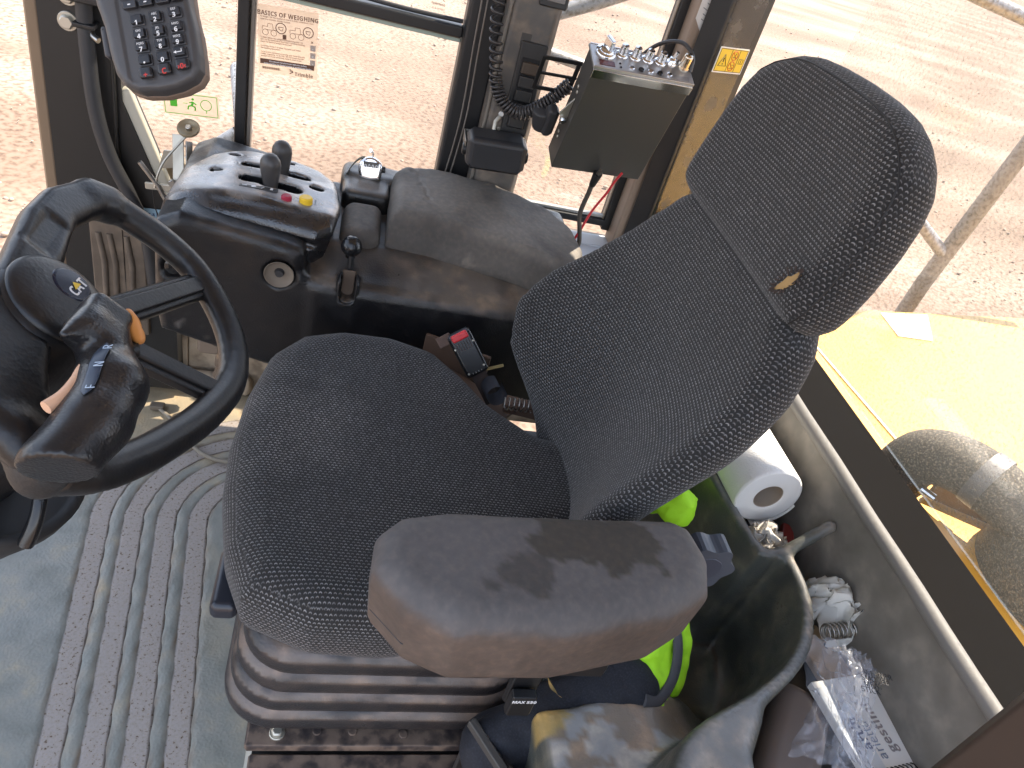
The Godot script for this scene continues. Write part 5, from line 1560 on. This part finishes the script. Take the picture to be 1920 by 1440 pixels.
	part("plate", bx(V(-0.245, 0.20, -0.655), V(0.05, 0.12, 0.03), 0.008), tripl(mat(L(0.20, 0.15, 0.11), 0.7), 6.0), wb)
	part("bolt_stack", la([Vector2(0, 0.05), Vector2(0.014, 0.05), Vector2(0.016, 0.03), Vector2(0.012, 0.028), Vector2(0.016, 0.01), Vector2(0.02, 0)], 16, T(-0.215, 0.10, -0.63)), tripl(mat(L(0.13, 0.09, 0.06), 0.8), 12.0), wb)

func stickers() -> void:
	# instruction sheet behind clear film
	var b := frame(V(0.104, 0.007, 0), V(-0.002, 0.111, 0))
	var p := thing("weighing_instruction_sheet", "brown printed instruction sheet for weighing on the side pane", "notice", V(-0.1285, 0.8145, -0.6915), "", b)
	var w := 0.101
	var h := 0.113
	part("film", bx(V(0, 0, 0), V(w, h, 0.0006), 0.0), M.film, p)
	var z := 0.0006
	text(p, "title", "BASICS OF WEIGHING", 0.0072, T(0.0, 0.0435, z), M.print_brown, true, HORIZONTAL_ALIGNMENT_CENTER, 0.98)
	var thin := mat(L(0.26, 0.15, 0.09), 0.7)
	var lines := [["To Weigh: Tilt the bucket so that it is fully rolled back, then", 0.0375], ["raise in a smooth, steady motion.", 0.0335], ["To Add: When the weight is displayed press + to", 0.0035], ["add the bucketload to the total. Continue loading", 0.0], ["until the desired weight is reached.", -0.0035], ["To Finish: Press C to clear the total and finish", -0.0105], ["the loading operation.", -0.014], ["To Zero: For optimum accuracy, you must zero the", -0.0205], ["loader regularly. To do this, lift the empty bucket", -0.024], ["so that it is fully retracted, raise it, then press.", -0.0275]]
	for q in lines:
		text(p, "small_print", q[0], 0.0021, T(-0.0465, q[1], z), thin, true, HORIZONTAL_ALIGNMENT_LEFT, 0.98)
	for k in 2:
		var x := -0.026 + 0.046 * k
		var ld := start()
		for q in [[-0.012, 0.0, 0.0048], [0.002, 0.0, 0.0048]]:
			var ring := []
			for a in 20:
				ring.append(V(x + q[0] + cos(TAU * a / 20) * q[2], 0.0125 + q[1] + sin(TAU * a / 20) * q[2], z))
			tube(ld, ring, 0.00035, 4, true)
		for q in [[-0.017, 0.0165, -0.017, 0.022], [-0.017, 0.022, -0.008, 0.022], [-0.008, 0.022, -0.008, 0.027], [-0.008, 0.027, 0.0, 0.027], [0.0, 0.027, 0.001, 0.018], [0.001, 0.018, 0.008, 0.017], [-0.012, 0.017, 0.002, 0.017]]:
			tube(ld, [V(x + q[0], q[1], z), V(x + q[2], q[3], z)], 0.00035, 4)
		part("loader_drawing", ld.commit(), thin, p)
		var ci := start()
		var ring2 := []
		for a in 32:
			ring2.append(V(x + 0.014 + cos(TAU * a / 32) * 0.0085, 0.022 + sin(TAU * a / 32) * 0.0085, z))
		tube(ci, ring2, 0.0007, 5, true)
		tube(ci, [V(x + 0.010, 0.024, z), V(x + 0.018, 0.024, z), V(x + 0.016, 0.018, z), V(x + 0.011, 0.020, z), V(x + 0.010, 0.024, z)], 0.0005, 4)
		part("bucket_circle", ci.commit(), M.print_brown, p)
	text(p, "tick", "✓", 0.006, T(-0.006, 0.0075, z), M.print_brown)
	text(p, "cross", "×", 0.006, T(0.041, 0.0068, z), M.print_brown)
	for k in 3:
		part("key_picture", bx(V(0.0425, -0.003 - 0.0125 * k, 0.0005), V(0.009, 0.0095, 0.0004), 0.0), mat(L(0.42, 0.34, 0.29), 0.7), p)
		text(p, "key_mark", ["+", "C", "–"][k], 0.0035, T(0.0425, -0.0048 - 0.0125 * k, 0.0009), M.print_white)
	part("brown_band", bx(V(-0.001, -0.0365, 0.0005), V(0.093, 0.0085, 0.0004), 0.0), M.print_brown, p)
	text(p, "band_print", "Disconnect the electronic indicator before", 0.0023, T(0, -0.0355, 0.0008), M.print_white, true, HORIZONTAL_ALIGNMENT_CENTER, 0.98)
	text(p, "band_print", "jump-starting the loader engine or welding the loader.", 0.0023, T(0, -0.0395, 0.0008), M.print_white, true, HORIZONTAL_ALIGNMENT_CENTER, 0.98)
	var bc := start()
	for k in 26:
		box(bc, T(-0.044 + 0.0012 * k, -0.0475, 0.0005), V(0.0005 + 0.0004 * (k * 7 % 3), 0.004, 0.0002), 0.0)
	part("barcode", bc.commit(), thin, p)
	text(p, "maker_name", "Trimble", 0.0062, T(0.0275, -0.0515, z), M.print_brown)
	var lg := start()
	for k in 3:
		tube(lg, [V(0.003, -0.0455 - 0.003 * k, z), V(0.0085, -0.0475 - 0.001 * k, z)], 0.0006, 4)
	tube(lg, [V(0.003, -0.0445, z), V(0.009, -0.0487, z), V(0.003, -0.0525, z)], 0.0006, 4)
	part("maker_mark", lg.commit(), M.print_brown, p)

	# green emergency exit sticker
	var eb := frame(V(0.094, 0.008, 0), V(0, 0.04, 0))
	var e := thing("escape_sticker", "pale emergency exit sticker with green running figure and hammer sign", "sticker", V(-0.2915, 0.665, -0.7045), "", eb)
	part("film", bx(V(0, 0, 0), V(0.098, 0.042, 0.0006), 0.0), M.film, e)
	var fr := start()
	for q in [[0, 0.0185, 0.092, 0.0011], [0, -0.0185, 0.092, 0.0011]]:
		box(fr, T(q[0], q[1], 0.0006), V(q[2], q[3], 0.0004), 0.0)
	for q in [[-0.0455, 0.0, 0.0011, 0.036], [0.0455, 0.0, 0.0011, 0.036]]:
		box(fr, T(q[0], q[1], 0.0006), V(q[2], q[3], 0.0004), 0.0)
	part("frame", fr.commit(), M.print_green, e)
	part("door_sign", bx(V(-0.030, 0.004, 0.0006), V(0.012, 0.020, 0.0004), 0.0), M.print_green, e)
	var run := start()
	tube(run, [V(-0.014, 0.002, 0.0006), V(-0.006, 0.002, 0.0006)], 0.0006, 4)
	for q in [[0.004, 0.006, 0.001, -0.001, 0.0019], [0.001, -0.001, -0.005, -0.003, 0.0013], [-0.005, -0.003, -0.006, -0.009, 0.0012], [0.001, -0.001, 0.007, -0.004, 0.0014], [0.007, -0.004, 0.006, -0.010, 0.0012], [0.003, 0.005, -0.003, 0.004, 0.0011], [0.004, 0.005, 0.009, 0.001, 0.0011]]:
		tube(run, [V(q[0], q[1], 0.0006), V(q[2], q[3], 0.0006)], q[4], 6, false, 0.25, V(0, 0, 1))
	lathe(run, Transform3D(Basis(V(1, 0, 0), PI * 0.5), V(0.0035, 0.0105, 0.0004)), cyl(0.0022, 0.0005, 0.0001), 14)
	part("running_figure", run.commit(), M.print_green, e)
	var rg := []
	for k in 28:
		rg.append(V(0.026 + 0.0095 * cos(TAU * k / 28), 0.002 + 0.0095 * sin(TAU * k / 28), 0.0006))
	part("ring_sign", tb(rg, 0.0006, 4, true), M.print_green, e)
	part("handle_sign", tb([V(0.026, -0.007, 0.0006), V(0.026, -0.013, 0.0006)], 0.0007, 4), M.print_green, e)

	# blue and white plate low on the pillar
	var pl_ := thing("blue_plate", "small pale blue printed plate at the foot of the front pillar", "label", V(-0.362, 0.453, -0.652), "", Basis(V(0, 0, 1), 0.06))
	part("plate", bx(V(0, 0, 0), V(0.098, 0.030, 0.0012), 0.0003), mat(L(0.30, 0.45, 0.55), 0.5), pl_)
	text(pl_, "lettering", "R134a   1.8 kg", 0.006, T(0, 0.003, 0.0008), M.print_blue)
	text(pl_, "lettering", "PAG 46-0958", 0.006, T(0, -0.009, 0.0008), M.print_blue)
	part("edge", bx(V(0, -0.0175, 0), V(0.098, 0.006, 0.0011), 0.0003), M.print_white, pl_)

	# yellow warning label on the rear post
	var yb := Basis(Vector3.UP, deg_to_rad(27)) * Basis(V(0, 0, 1), 0.0)
	var y := thing("warning_label", "yellow warning label with triangle and two red prohibition signs", "sticker", V(0.626, 0.978, -0.630) + yb * V(0, 0, 0.0255), "", yb)
	part("white_border", bx(V(0, 0, 0), V(0.080, 0.044, 0.0008), 0.0), M.print_white, y)
	part("yellow_field", bx(V(0, 0, 0.0005), V(0.076, 0.040, 0.0006), 0.0), M.print_yellow, y)
	var bl := start()
	for q in [[0.0, 0.0192, 0.074, 0.0009], [0.0, -0.0192, 0.074, 0.0009]]:
		box(bl, T(q[0], q[1], 0.0009), V(q[2], q[3], 0.0004), 0.0)
	for x in [-0.037, 0.037, -0.006, 0.016]:
		box(bl, T(x, 0, 0.0009), V(0.0009, 0.0385, 0.0004), 0.0)
	tube(bl, [V(-0.032, -0.010, 0.001), V(-0.0105, -0.010, 0.001), V(-0.0212, 0.010, 0.001)], 0.0008, 4, true)
	tube(bl, [V(-0.0212, 0.004, 0.001), V(-0.0212, -0.003, 0.001)], 0.0011, 5)
	tube(bl, [V(-0.0212, -0.0055, 0.001), V(-0.0212, -0.0075, 0.001)], 0.0011, 5)
	part("black_lines", bl.commit(), M.print_dark, y)
	var pro := start()
	for yy in [0.009, -0.009]:
		var r2 := []
		for k in 28:
			r2.append(V(0.005 + 0.0078 * cos(TAU * k / 28), yy + 0.0078 * sin(TAU * k / 28), 0.001))
		tube(pro, r2, 0.0009, 4, true)
		tube(pro, [V(-0.0005, yy + 0.0055, 0.001), V(0.0105, yy - 0.0055, 0.001)], 0.0008, 4)
	part("prohibition_signs", pro.commit(), mat(L(0.62, 0.12, 0.02), 0.5), y)
	var sy := start()
	tube(sy, [V(0.001, 0.006, 0.001), V(0.009, 0.006, 0.001)], 0.0006, 4)
	tube(sy, [V(0.005, 0.007, 0.001), V(0.008, 0.013, 0.001)], 0.0006, 4)
	tube(sy, [V(0.001, -0.013, 0.001), V(0.008, -0.013, 0.001)], 0.0006, 4)
	tube(sy, [V(0.006, -0.007, 0.001), V(0.0105, -0.007, 0.001)], 0.0006, 4)
	tube(sy, [V(0.021, 0.004, 0.001), V(0.032, 0.004, 0.001), V(0.032, -0.004, 0.001), V(0.021, -0.004, 0.001)], 0.0006, 4, true)
	tube(sy, [V(0.0265, 0.004, 0.001), V(0.0265, -0.004, 0.001)], 0.0006, 4)
	part("book_and_smoking_signs", sy.commit(), mat(L(0.2, 0.13, 0.02), 0.5), y)

	# white rating plate on the tan side
	var wp := thing("white_rating_plate", "white printed plate with slanted foot on the tan side of the rear post", "label", V(0.572, 1.045, -0.6365))
	part("plate", pr(T(0, 0, 0), [Vector2(-0.015, 0.06), Vector2(0.015, 0.06), Vector2(0.015, -0.035), Vector2(0.011, -0.05), Vector2(-0.015, -0.020)], 0.0008), mat(L(0.62, 0.6, 0.58), 0.5), wp)
	for k in 9:
		part("print_line", bx(V(0.001 + 0.0015 * (k % 3), 0.05 - 0.009 * k, 0.001), V(0.020 - 0.003 * (k % 2), 0.0016, 0.0003), 0.0, Basis(V(0, 0, 1), -0.35)), mat(L(0.22, 0.21, 0.21), 0.6), wp)
	# etched maker's mark on the upper pane
	var ek := thing("etched_glass_mark", "small dark etched stamp at the top corner of the side pane", "label", V(0.118, 0.930, -0.7105))
	text(ek, "lettering", "TEMPERED", 0.0035, T(0, 0.001, 0), M.print_brown, true)
	text(ek, "lettering", "43 R-001083", 0.003, T(0.001, -0.0065, 0), M.print_brown, false)
	part("arch_mark", tb([V(-0.010, 0.007, 0), V(-0.006, 0.011, 0), V(0, 0.0125, 0), V(0.006, 0.011, 0), V(0.010, 0.007, 0)], 0.0006, 4), M.print_brown, ek)

# ---------- moulded storage bin and the tray under the rear window ----------
func bin_and_tray() -> void:
	var t := thing("rear_tray", "long grey rear tray with rounded pale rim under the rear window", "tray")
	var wall := start()
	var cs := PackedVector2Array([Vector2(0.728, 0.33), Vector2(0.742, 0.596), Vector2(0.752, 0.596), Vector2(0.752, 0.33)])
	prism(wall, T(0, 0, -0.66), cs, 1.30)
	part("tray_wall", wall.commit(), tripl_dust(L(0.26, 0.245, 0.22)), t)
	var rp := []
	for k in 24:
		rp.append(V(0.7465 + 0.0008 * sin(k * 1.7), 0.598, -0.66 + 1.30 * k / 23.0))
	var rimm := tripl(mat(L(0.20, 0.19, 0.175), 0.6), 14.0)
	rimm.normal_enabled = true
	rimm.normal_texture = M.leather.normal_texture
	rimm.normal_scale = 0.4
	part("tray_rim", tb(rp, 0.0105, 16), rimm, t)
	part("tray_floor", slab([Vector2(0.605, -0.66), Vector2(0.645, 0.10), Vector2(0.69, 0.125), Vector2(0.69, 0.20), Vector2(0.63, 0.30), Vector2(0.52, 0.375), Vector2(0.52, 0.56), Vector2(0.735, 0.56), Vector2(0.735, -0.66)], 0.40, 0.42), tripl_dust(L(0.05, 0.048, 0.045)), t)

	var b := thing("storage_bin", "curved dark grey moulded storage bin with peeling paint beside the seat", "storage bin")
	var path := PackedVector2Array()
	for q in spline([V(0.592, 0, -0.30), V(0.600, 0, -0.16), V(0.613, 0, -0.035), V(0.624, 0, 0.06), V(0.636, 0, 0.112), V(0.660, 0, 0.112), V(0.676, 0, 0.125), V(0.676, 0, 0.165), V(0.662, 0, 0.215), V(0.634, 0, 0.262), V(0.590, 0, 0.302), V(0.530, 0, 0.338), V(0.470, 0, 0.365), V(0.425, 0, 0.395), V(0.395, 0, 0.44)], 2):
		path.append(Vector2(q.x, q.z))
	var ledge := PackedVector2Array([Vector2(0.298, 0.296), Vector2(0.34, 0.292), Vector2(0.40, 0.275), Vector2(0.47, 0.258), Vector2(0.525, 0.248), Vector2(0.575, 0.255), Vector2(0.60, 0.275), Vector2(0.59, 0.30), Vector2(0.50, 0.35), Vector2(0.42, 0.40), Vector2(0.38, 0.46), Vector2(0.298, 0.46)])
	var flange := PackedVector2Array([Vector2(0.388, 0.47), Vector2(0.392, 0.425), Vector2(0.418, 0.39), Vector2(0.455, 0.366), Vector2(0.51, 0.342), Vector2(0.552, 0.322), Vector2(0.535, 0.36), Vector2(0.505, 0.40), Vector2(0.49, 0.47)])
	var pit := PackedVector2Array([Vector2(0.42, -0.30), Vector2(0.60, -0.30), Vector2(0.635, 0.11), Vector2(0.67, 0.13), Vector2(0.67, 0.21), Vector2(0.60, 0.30), Vector2(0.52, 0.34), Vector2(0.35, 0.32), Vector2(0.35, 0.05)])
	var f := func(p: Vector3) -> float:
		var lean := 0.10 * maxf(0.5 - p.y, 0.0)
		var q := Vector2(p.x + lean * 0.5, p.z + lean * 0.4)
		var d2 := line2(q, path) - 0.0085 - 0.02 * maxf(0.49 - p.y, 0.0)
		var d := ext(d2, p.y - 0.36, 0.142, 0.008)
		d = smin(d, ext(pl(Vector2(p.x, p.z), ledge), p.y - 0.26 - 0.06 * (p.z - 0.30) + 0.5 * pow(maxf(p.x - 0.44, 0.0), 1.5) * 4.0, 0.145, 0.022), 0.03)
		if p.z > 0.28:
			d = smin(d, ext(pl(Vector2(p.x, p.z), flange), p.y - 0.455, 0.047, 0.018), 0.012)
		d = smin(d, ext(pl(Vector2(p.x, p.z), pit), p.y - 0.245, 0.022, 0.01), 0.05)
		d = smin(d, cap(p, V(0.668, 0.494, 0.112), V(0.731, 0.543, 0.096), 0.0095, 0.0095), 0.01)
		return d * 0.9
	var tone := func(p: Vector3, n: Vector3) -> Color:
		var g := nz.get_noise_3d(p.x * 10.0, p.y * 10.0, p.z * 10.0)
		var g2 := nz.get_noise_3d(p.x * 22.0 + 5.0, p.y * 8.0, p.z * 22.0)
		var c := Color(0.082, 0.088, 0.078) * (1.0 + 0.3 * g)
		c.a = 1.0
		# paint worn through to tan primer on the low shelf
		var shelf := smoothstep(0.6, 0.85, n.y) * smoothstep(0.43, 0.415, p.y) * smoothstep(0.36, 0.39, p.y)
		c = c.lerp(Color(0.30, 0.305, 0.30), shelf)
		var worn := smoothstep(0.10, 0.16, g2 + 0.35 * smoothstep(0.12, 0.02, Vector2(p.x - 0.46, p.z - 0.31).length()))
		c = c.lerp(Color(0.21, 0.16, 0.11), shelf * worn * 0.85)
		var fo := smoothstep(0.034, 0.027, Vector2((p.x - 0.306) * 1.1, p.z - 0.305).length() + 0.012 * nz.get_noise_2d(p.x * 50.0, p.z * 50.0)) * smoothstep(0.36, 0.38, p.y)
		c = c.lerp(Color(0.36, 0.27, 0.11), fo)
		var edge := smoothstep(0.7, 0.95, n.y) * smoothstep(0.475, 0.49, p.y)
		c = c.lerp(Color(0.24, 0.245, 0.245), edge * 0.8)
		c = c.lerp(Color(0.32, 0.29, 0.25), smoothstep(0.70, 0.74, p.x) * 0.7)  # end of the tip bar made paler, sunlight painted in
		var rust := smoothstep(0.004, 0.0, absf(p.y - 0.285 - 0.01 * g)) * 0.5
		return c.lerp(Color(0.09, 0.045, 0.025), rust)
	var wm: StandardMaterial3D = M.worn.duplicate()
	wm.roughness = 0.85
	part("shell", sdf(f, V(0.28, 0.20, -0.32), V(0.76, 0.565, 0.48), 0.0066, tone), wm, b)
	# torn corner with yellow foam
	part("torn_foam_flap", sheet(func(u: float, v: float) -> Vector3: return V(0.318 + 0.010 * v - 0.012 * u, 0.408 + 0.016 * u * (1.0 - v) + 0.002 * sin(v * 7.0), 0.276 - 0.010 * u + 0.014 * v), 6, 5), M.foam_y, b)

func tripl_dust(c: Color) -> StandardMaterial3D:
	var m := tripl(mat(c, 0.6), 2.5)
	m.albedo_texture = ntex(512, noise(0.012, 140 + int(c.r * 100.0), 5), [[0.1, L(0.6, 0.58, 0.55)], [0.5, L(0.75, 0.73, 0.7)], [0.8, L(1.0, 0.96, 0.9)]])
	return m

func clutter() -> void:
	# paper towel roll
	var axis := V(0.035, 0.0, 1.0).normalized()
	var r := thing("paper_towel_roll", "white quilted paper towel roll lying in the rear tray", "paper towel roll", V(0.668, 0.525, 0.030), "", frame(V(1, 0, -0.035), axis) * Basis.IDENTITY)
	var st := start()
	lathe(st, T(0, -0.25, 0), [Vector2(0.0535, 0.0), Vector2(0.0535, 0.245), Vector2(0.0525, 0.249), Vector2(0.050, 0.25)], 48)
	part("sheets", st.commit(), M.towel, r)
	part("end_face", la([Vector2(0.050, 0.0), Vector2(0.035, -0.0008), Vector2(0.024, 0.0), Vector2(0.0235, -0.003)], 48), mat(L(0.78, 0.77, 0.75), 0.9), r)
	part("core", la([Vector2(0.0235, -0.002), Vector2(0.0225, -0.002), Vector2(0.0225, -0.12), Vector2(0.0, -0.12)], 32), mat(L(0.40, 0.33, 0.26), 0.9), r)
	part("loose_sheet", sheet(func(u: float, v: float) -> Vector3:
		var a := -0.25 - 1.35 * u
		var rr := 0.0545 + 0.010 * u * u * (0.6 + 0.4 * sin(v * 5.0))
		return V(rr * cos(a), 0.002 - 0.23 * v, -rr * sin(a)), 16, 12), M.towel, r)

	# crumpled tissue
	var cr := func(seed_: float, sx: float, sz: float, hy: float) -> ArrayMesh:
		return sheet(func(u: float, v: float) -> Vector3:
			var x := (u - 0.5) * sx
			var z := (v - 0.5) * sz
			var k := 1.0 - 3.2 * ((u - 0.5) * (u - 0.5) + (v - 0.5) * (v - 0.5))
			return V(x + 0.012 * nz1.get_noise_2d(u * 3.2 + seed_, v * 3.2), hy * k + 0.022 * (1.0 - absf(nz1.get_noise_2d(u * 2.6, v * 2.6 + seed_)) * 1.6) + 0.008 * (1.0 - absf(nz1.get_noise_2d(u * 6.0 + 4.0, v * 6.0 + seed_)) * 1.6), z + 0.012 * nz1.get_noise_2d(u * 3.2, v * 3.2 - seed_)), 26, 26)
	var t1 := thing("crumpled_tissue", "crumpled white paper towel wedged behind the bin's curved rim", "paper towel", V(0.724, 0.447, 0.190), "", Basis(V(0, 1, 0), 0.3))
	part("paper", cr.call(3.0, 0.052, 0.09, 0.055), M.tissue, t1)
	var t2 := thing("crumpled_wrapper", "crumpled white wrapper under the paper towel roll's end", "wrapper", V(0.672, 0.455, 0.070))
	part("paper", cr.call(11.0, 0.05, 0.06, 0.02), mat(L(0.66, 0.63, 0.58), 0.7), t2)
	part("tape_ring", la([Vector2(0.030, 0.0), Vector2(0.030, 0.012), Vector2(0.022, 0.012), Vector2(0.022, 0.0)], 28, T(0.004, 0.012, 0.012, Basis(V(1, 0, 0), 0.3)).scaled_local(Vector3.ONE * 0.7)), mat(L(0.6, 0.55, 0.42), 0.5), t2)
	var rt := thing("red_tool", "dark red flat tool lying below the paper towel roll", "tool", V(0.712, 0.462, 0.075), "", Basis(V(0, 1, 0), -0.45))
	part("handle", bx(V(0, 0, 0), V(0.020, 0.012, 0.11), 0.003), mat(L(0.20, 0.025, 0.02), 0.5), rt)
	part("blade", bx(V(-0.022, -0.004, 0.01), V(0.018, 0.006, 0.10), 0.002), M.satin, rt)

	# spring in the tray
	var sp := thing("loose_coil_spring", "short dark coil spring below the crumpled paper towel", "spring", V(0.712, 0.470, 0.226), "", Basis(V(0, 1, 0), 0.15))
	var hp := []
	for k in 90:
		hp.append(V(-0.024 + 0.048 * k / 89.0, 0.010 + 0.010 * cos(TAU * k / 14.0), 0.010 * sin(TAU * k / 14.0)))
	part("coil", tb(hp, 0.0016, 6), M.steel, sp)
	part("end_bolt", tb([V(0.028, 0.010, 0), V(0.045, 0.012, 0)], 0.005, 8), M.steel, sp)

	# cardboard box lid and note pad
	var cb := thing("cardboard_box", "torn brown cardboard box lying flat in the rear tray", "box", V(0.706, 0.440, 0.262), "", Basis(V(0, 1, 0), 0.16))
	part("lid", bx(V(0, 0, 0), V(0.052, 0.016, 0.120), 0.003), M.card, cb)
	part("torn_flap", sheet(func(u: float, v: float) -> Vector3: return V(0.002 + 0.022 * u, 0.0095 + 0.010 * u * v, -0.060 + 0.04 * v + 0.004 * sin(u * 11.0)), 8, 6), M.card, cb)
	part("hole", la(cyl(0.006, 0.0006, 0.0001), 18, T(0.010, 0.0105, -0.030)), M.deep, cb)
	var np := thing("note_pad", "white printed note pad with black spiral binding and blue lettering", "note pad", V(0.698, 0.460, 0.346), "", Basis(V(0, 1, 0), 0.16))
	part("pages", bx(V(0, 0, 0), V(0.090, 0.012, 0.120), 0.001), M.paper, np)
	part("cover_band", bx(V(-0.029, 0.0064, 0.004), V(0.030, 0.0008, 0.110), 0.0), mat(L(0.62, 0.66, 0.70), 0.6), np)
	var lf := frame(V(0, 0, -1), V(-1, 0, 0))
	text(np, "lettering", "artin", 0.0125, Transform3D(lf, V(-0.021, 0.0070, 0.032)), M.print_blue, true, HORIZONTAL_ALIGNMENT_LEFT)
	text(np, "lettering", "arietta", 0.0115, Transform3D(lf, V(-0.007, 0.0070, 0.045)), mat(L(0.20, 0.24, 0.32), 0.6), false, HORIZONTAL_ALIGNMENT_LEFT)
	text(np, "lettering", "gestimi", 0.0125, Transform3D(lf, V(0.013, 0.0066, 0.040)), mat(L(0.30, 0.27, 0.27), 0.6), true, HORIZONTAL_ALIGNMENT_LEFT)
	for k in 17:
		var ring := []
		for a in 12:
			ring.append(V(-0.050 + 0.0062 * k, 0.003 + 0.0085 * sin(TAU * a / 12), 0.062 + 0.0085 * cos(TAU * a / 12)))
		part("binding_ring", tb(ring, 0.0009, 5, true), M.gloss, np)
	var pn := thing("chrome_pen", "chrome pen resting by the spiral binding", "pen", V(0.712, 0.476, 0.416), "", Basis(V(0, 1, 0), 0.0))
	part("barrel", tb([V(-0.055, 0, 0), V(0.045, 0, -0.002), V(0.052, 0, -0.002)], [0.0052, 0.0056, 0.0045], 16), M.chrome, pn)
	part("clip", tb([V(0.045, 0.0065, -0.002), V(0.005, 0.0068, -0.001)], 0.0012, 6), M.chrome, pn)
	part("cap_band", tb([V(0.018, 0, -0.0013), V(0.022, 0, -0.0014)], 0.0059, 16), M.satin, pn)
	var gb := thing("grey_food_pouch", "rounded dark taupe pouch under the clear plastic bag", "pouch", V(0.603, 0.425, 0.360), "", Basis(V(0, 1, 0), -0.62))
	part("pouch", sdf(func(p: Vector3) -> float: return rb(p, V(0, 0, 0), V(0.038, 0.028, 0.085), 0.024), V(-0.05, -0.04, -0.1), V(0.05, 0.04, 0.1), 0.006), mat(L(0.16, 0.13, 0.115), 0.6), gb)
	var bag := thing("clear_plastic_bag", "crinkled clear plastic wrapper with printed lettering over the note pad", "plastic bag", V(0.640, 0.484, 0.345), "", Basis(V(0, 1, 0), -0.52))
	part("film", sheet(func(u: float, v: float) -> Vector3:
		var w := 0.026 + 0.026 * absf(v - 0.5) * 2.0
		return V((u - 0.5) * 2.0 * w, 0.018 * cos((u - 0.5) * 3.0) + 0.012 * (1.0 - absf(nz1.get_noise_2d(u * 3.0, v * 4.0)) * 2.0), (v - 0.5) * 0.18), 26, 34), M.bag, bag)
	part("film_fold", sheet(func(u: float, v: float) -> Vector3:
		return V(0.012 + (u - 0.5) * 0.045, 0.020 + 0.010 * (1.0 - absf(nz1.get_noise_2d(u * 3.5 + 9.0, v * 4.0)) * 2.0) + 0.01 * v, (v - 0.5) * 0.17 - 0.005), 20, 30), M.bag, bag)
	var bf := frame(V(0.92, 0, -0.3), V(-0.3, 0, -0.92))
	for q in [["WERNER", 0], ["SMOKED", 1], ["MEAT", 2], ["STICK", 3]]:
		text(bag, "lettering", q[0], 0.0068, Transform3D(bf, V(0.030 - 0.003 * q[1], 0.046, -0.045 + 0.0095 * q[1])), M.print_dark, false)

	# jacket stuffed behind the seat
	var j := thing("work_jacket", "navy work jacket with lime yellow panels stuffed beside the seat base", "jacket", V(0.40, 0.38, 0.245))
	var jf := func(p: Vector3) -> float:
		return cap(p, V(-0.14, -0.07, 0.055), V(0.03, -0.005, 0.005), 0.04, 0.052) + 0.010 * nz.get_noise_3d(p.x * 12.0, p.y * 12.0, p.z * 12.0)
	part("navy_body", sdf(jf, V(-0.20, -0.12, -0.08), V(0.10, 0.09, 0.09), 0.0065), M.navy, j)
	part("lime_panel", sdf(func(p: Vector3) -> float: return cap(p, V(0.062, 0.050, -0.045), V(0.056, -0.005, 0.020), 0.034, 0.032) + 0.010 * nz.get_noise_3d(p.x * 20.0, p.y * 20.0, p.z * 20.0), V(0.0, -0.06, -0.10), V(0.12, 0.105, 0.075), 0.005), M.lime, j)
	part("grey_piping", tb(spline([V(0.075, 0.085, -0.05), V(0.088, 0.065, -0.02), V(0.086, 0.035, 0.012), V(0.062, 0.022, 0.040), V(0.036, 0.030, 0.046)], 6), 0.0085, 8, false, 0.5), mat(L(0.06, 0.06, 0.068), 0.7), j)
	part("lime_sleeve", sdf(func(p: Vector3) -> float: return cap(p, V(0.098, 0.045, -0.045), V(0.098, 0.0, -0.005), 0.026, 0.024) + 0.008 * nz.get_noise_3d(p.x * 18.0 + 7.0, p.y * 18.0, p.z * 18.0), V(0.05, -0.05, -0.09), V(0.15, 0.09, 0.04), 0.005), M.lime, j)
	var zipm := start()
	for k in 9:
		box(zipm, T(0.0 + 0.0058 * k, 0.002 + 0.0025 * k, 0.056 - 0.0008 * k, Basis(V(0, 0, 1), 0.4)), V(0.003, 0.006, 0.004), 0.001)
	part("zip", zipm.commit(), M.black, j)
	# lime vest glimpsed between backrest and bin
	var vst := thing("lime_vest", "bright lime safety vest tucked behind the recline knob", "vest", V(0.535, 0.50, -0.02))
	part("cloth", sdf(func(p: Vector3) -> float: return cap(p, V(0, -0.07, -0.06), V(-0.008, -0.015, 0.045), 0.040, 0.030) + 0.016 * nz.get_noise_3d(p.x * 14.0, p.y * 14.0, p.z * 14.0), V(-0.08, -0.13, -0.13), V(0.08, 0.07, 0.12), 0.007), M.lime, vst)

	# plastic crate in front of the bin
	var k := thing("plastic_crate", "dark plastic crate with slotted sides at the bottom edge", "crate", V(0.325, 0.0, 0.455), "", Basis(V(0, 1, 0), 0.52))
	var cm := mat(L(0.03, 0.026, 0.024), 0.5)
	part("rim", bx(V(0.0, 0.345, -0.085), V(0.012, 0.014, 0.22), 0.003), mat(L(0.06, 0.055, 0.05), 0.5), k)
	for q in range(-4, 3):
		part("slat", bx(V(0.004, 0.325 - 0.0, 0.024 * q - 0.07), V(0.006, 0.05, 0.006), 0.001), cm, k)
	for q in 4:
		part("cross_bar", bx(V(0.003, 0.334 - 0.018 * q, -0.085), V(0.006, 0.005, 0.22), 0.001), cm, k)
	part("crate_side", bx(V(0.02, 0.20, -0.085), V(0.004, 0.26, 0.22), 0.001), cm, k)
	part("end_wall", bx(V(0.055, 0.23, -0.19), V(0.11, 0.22, 0.006), 0.001), cm, k)
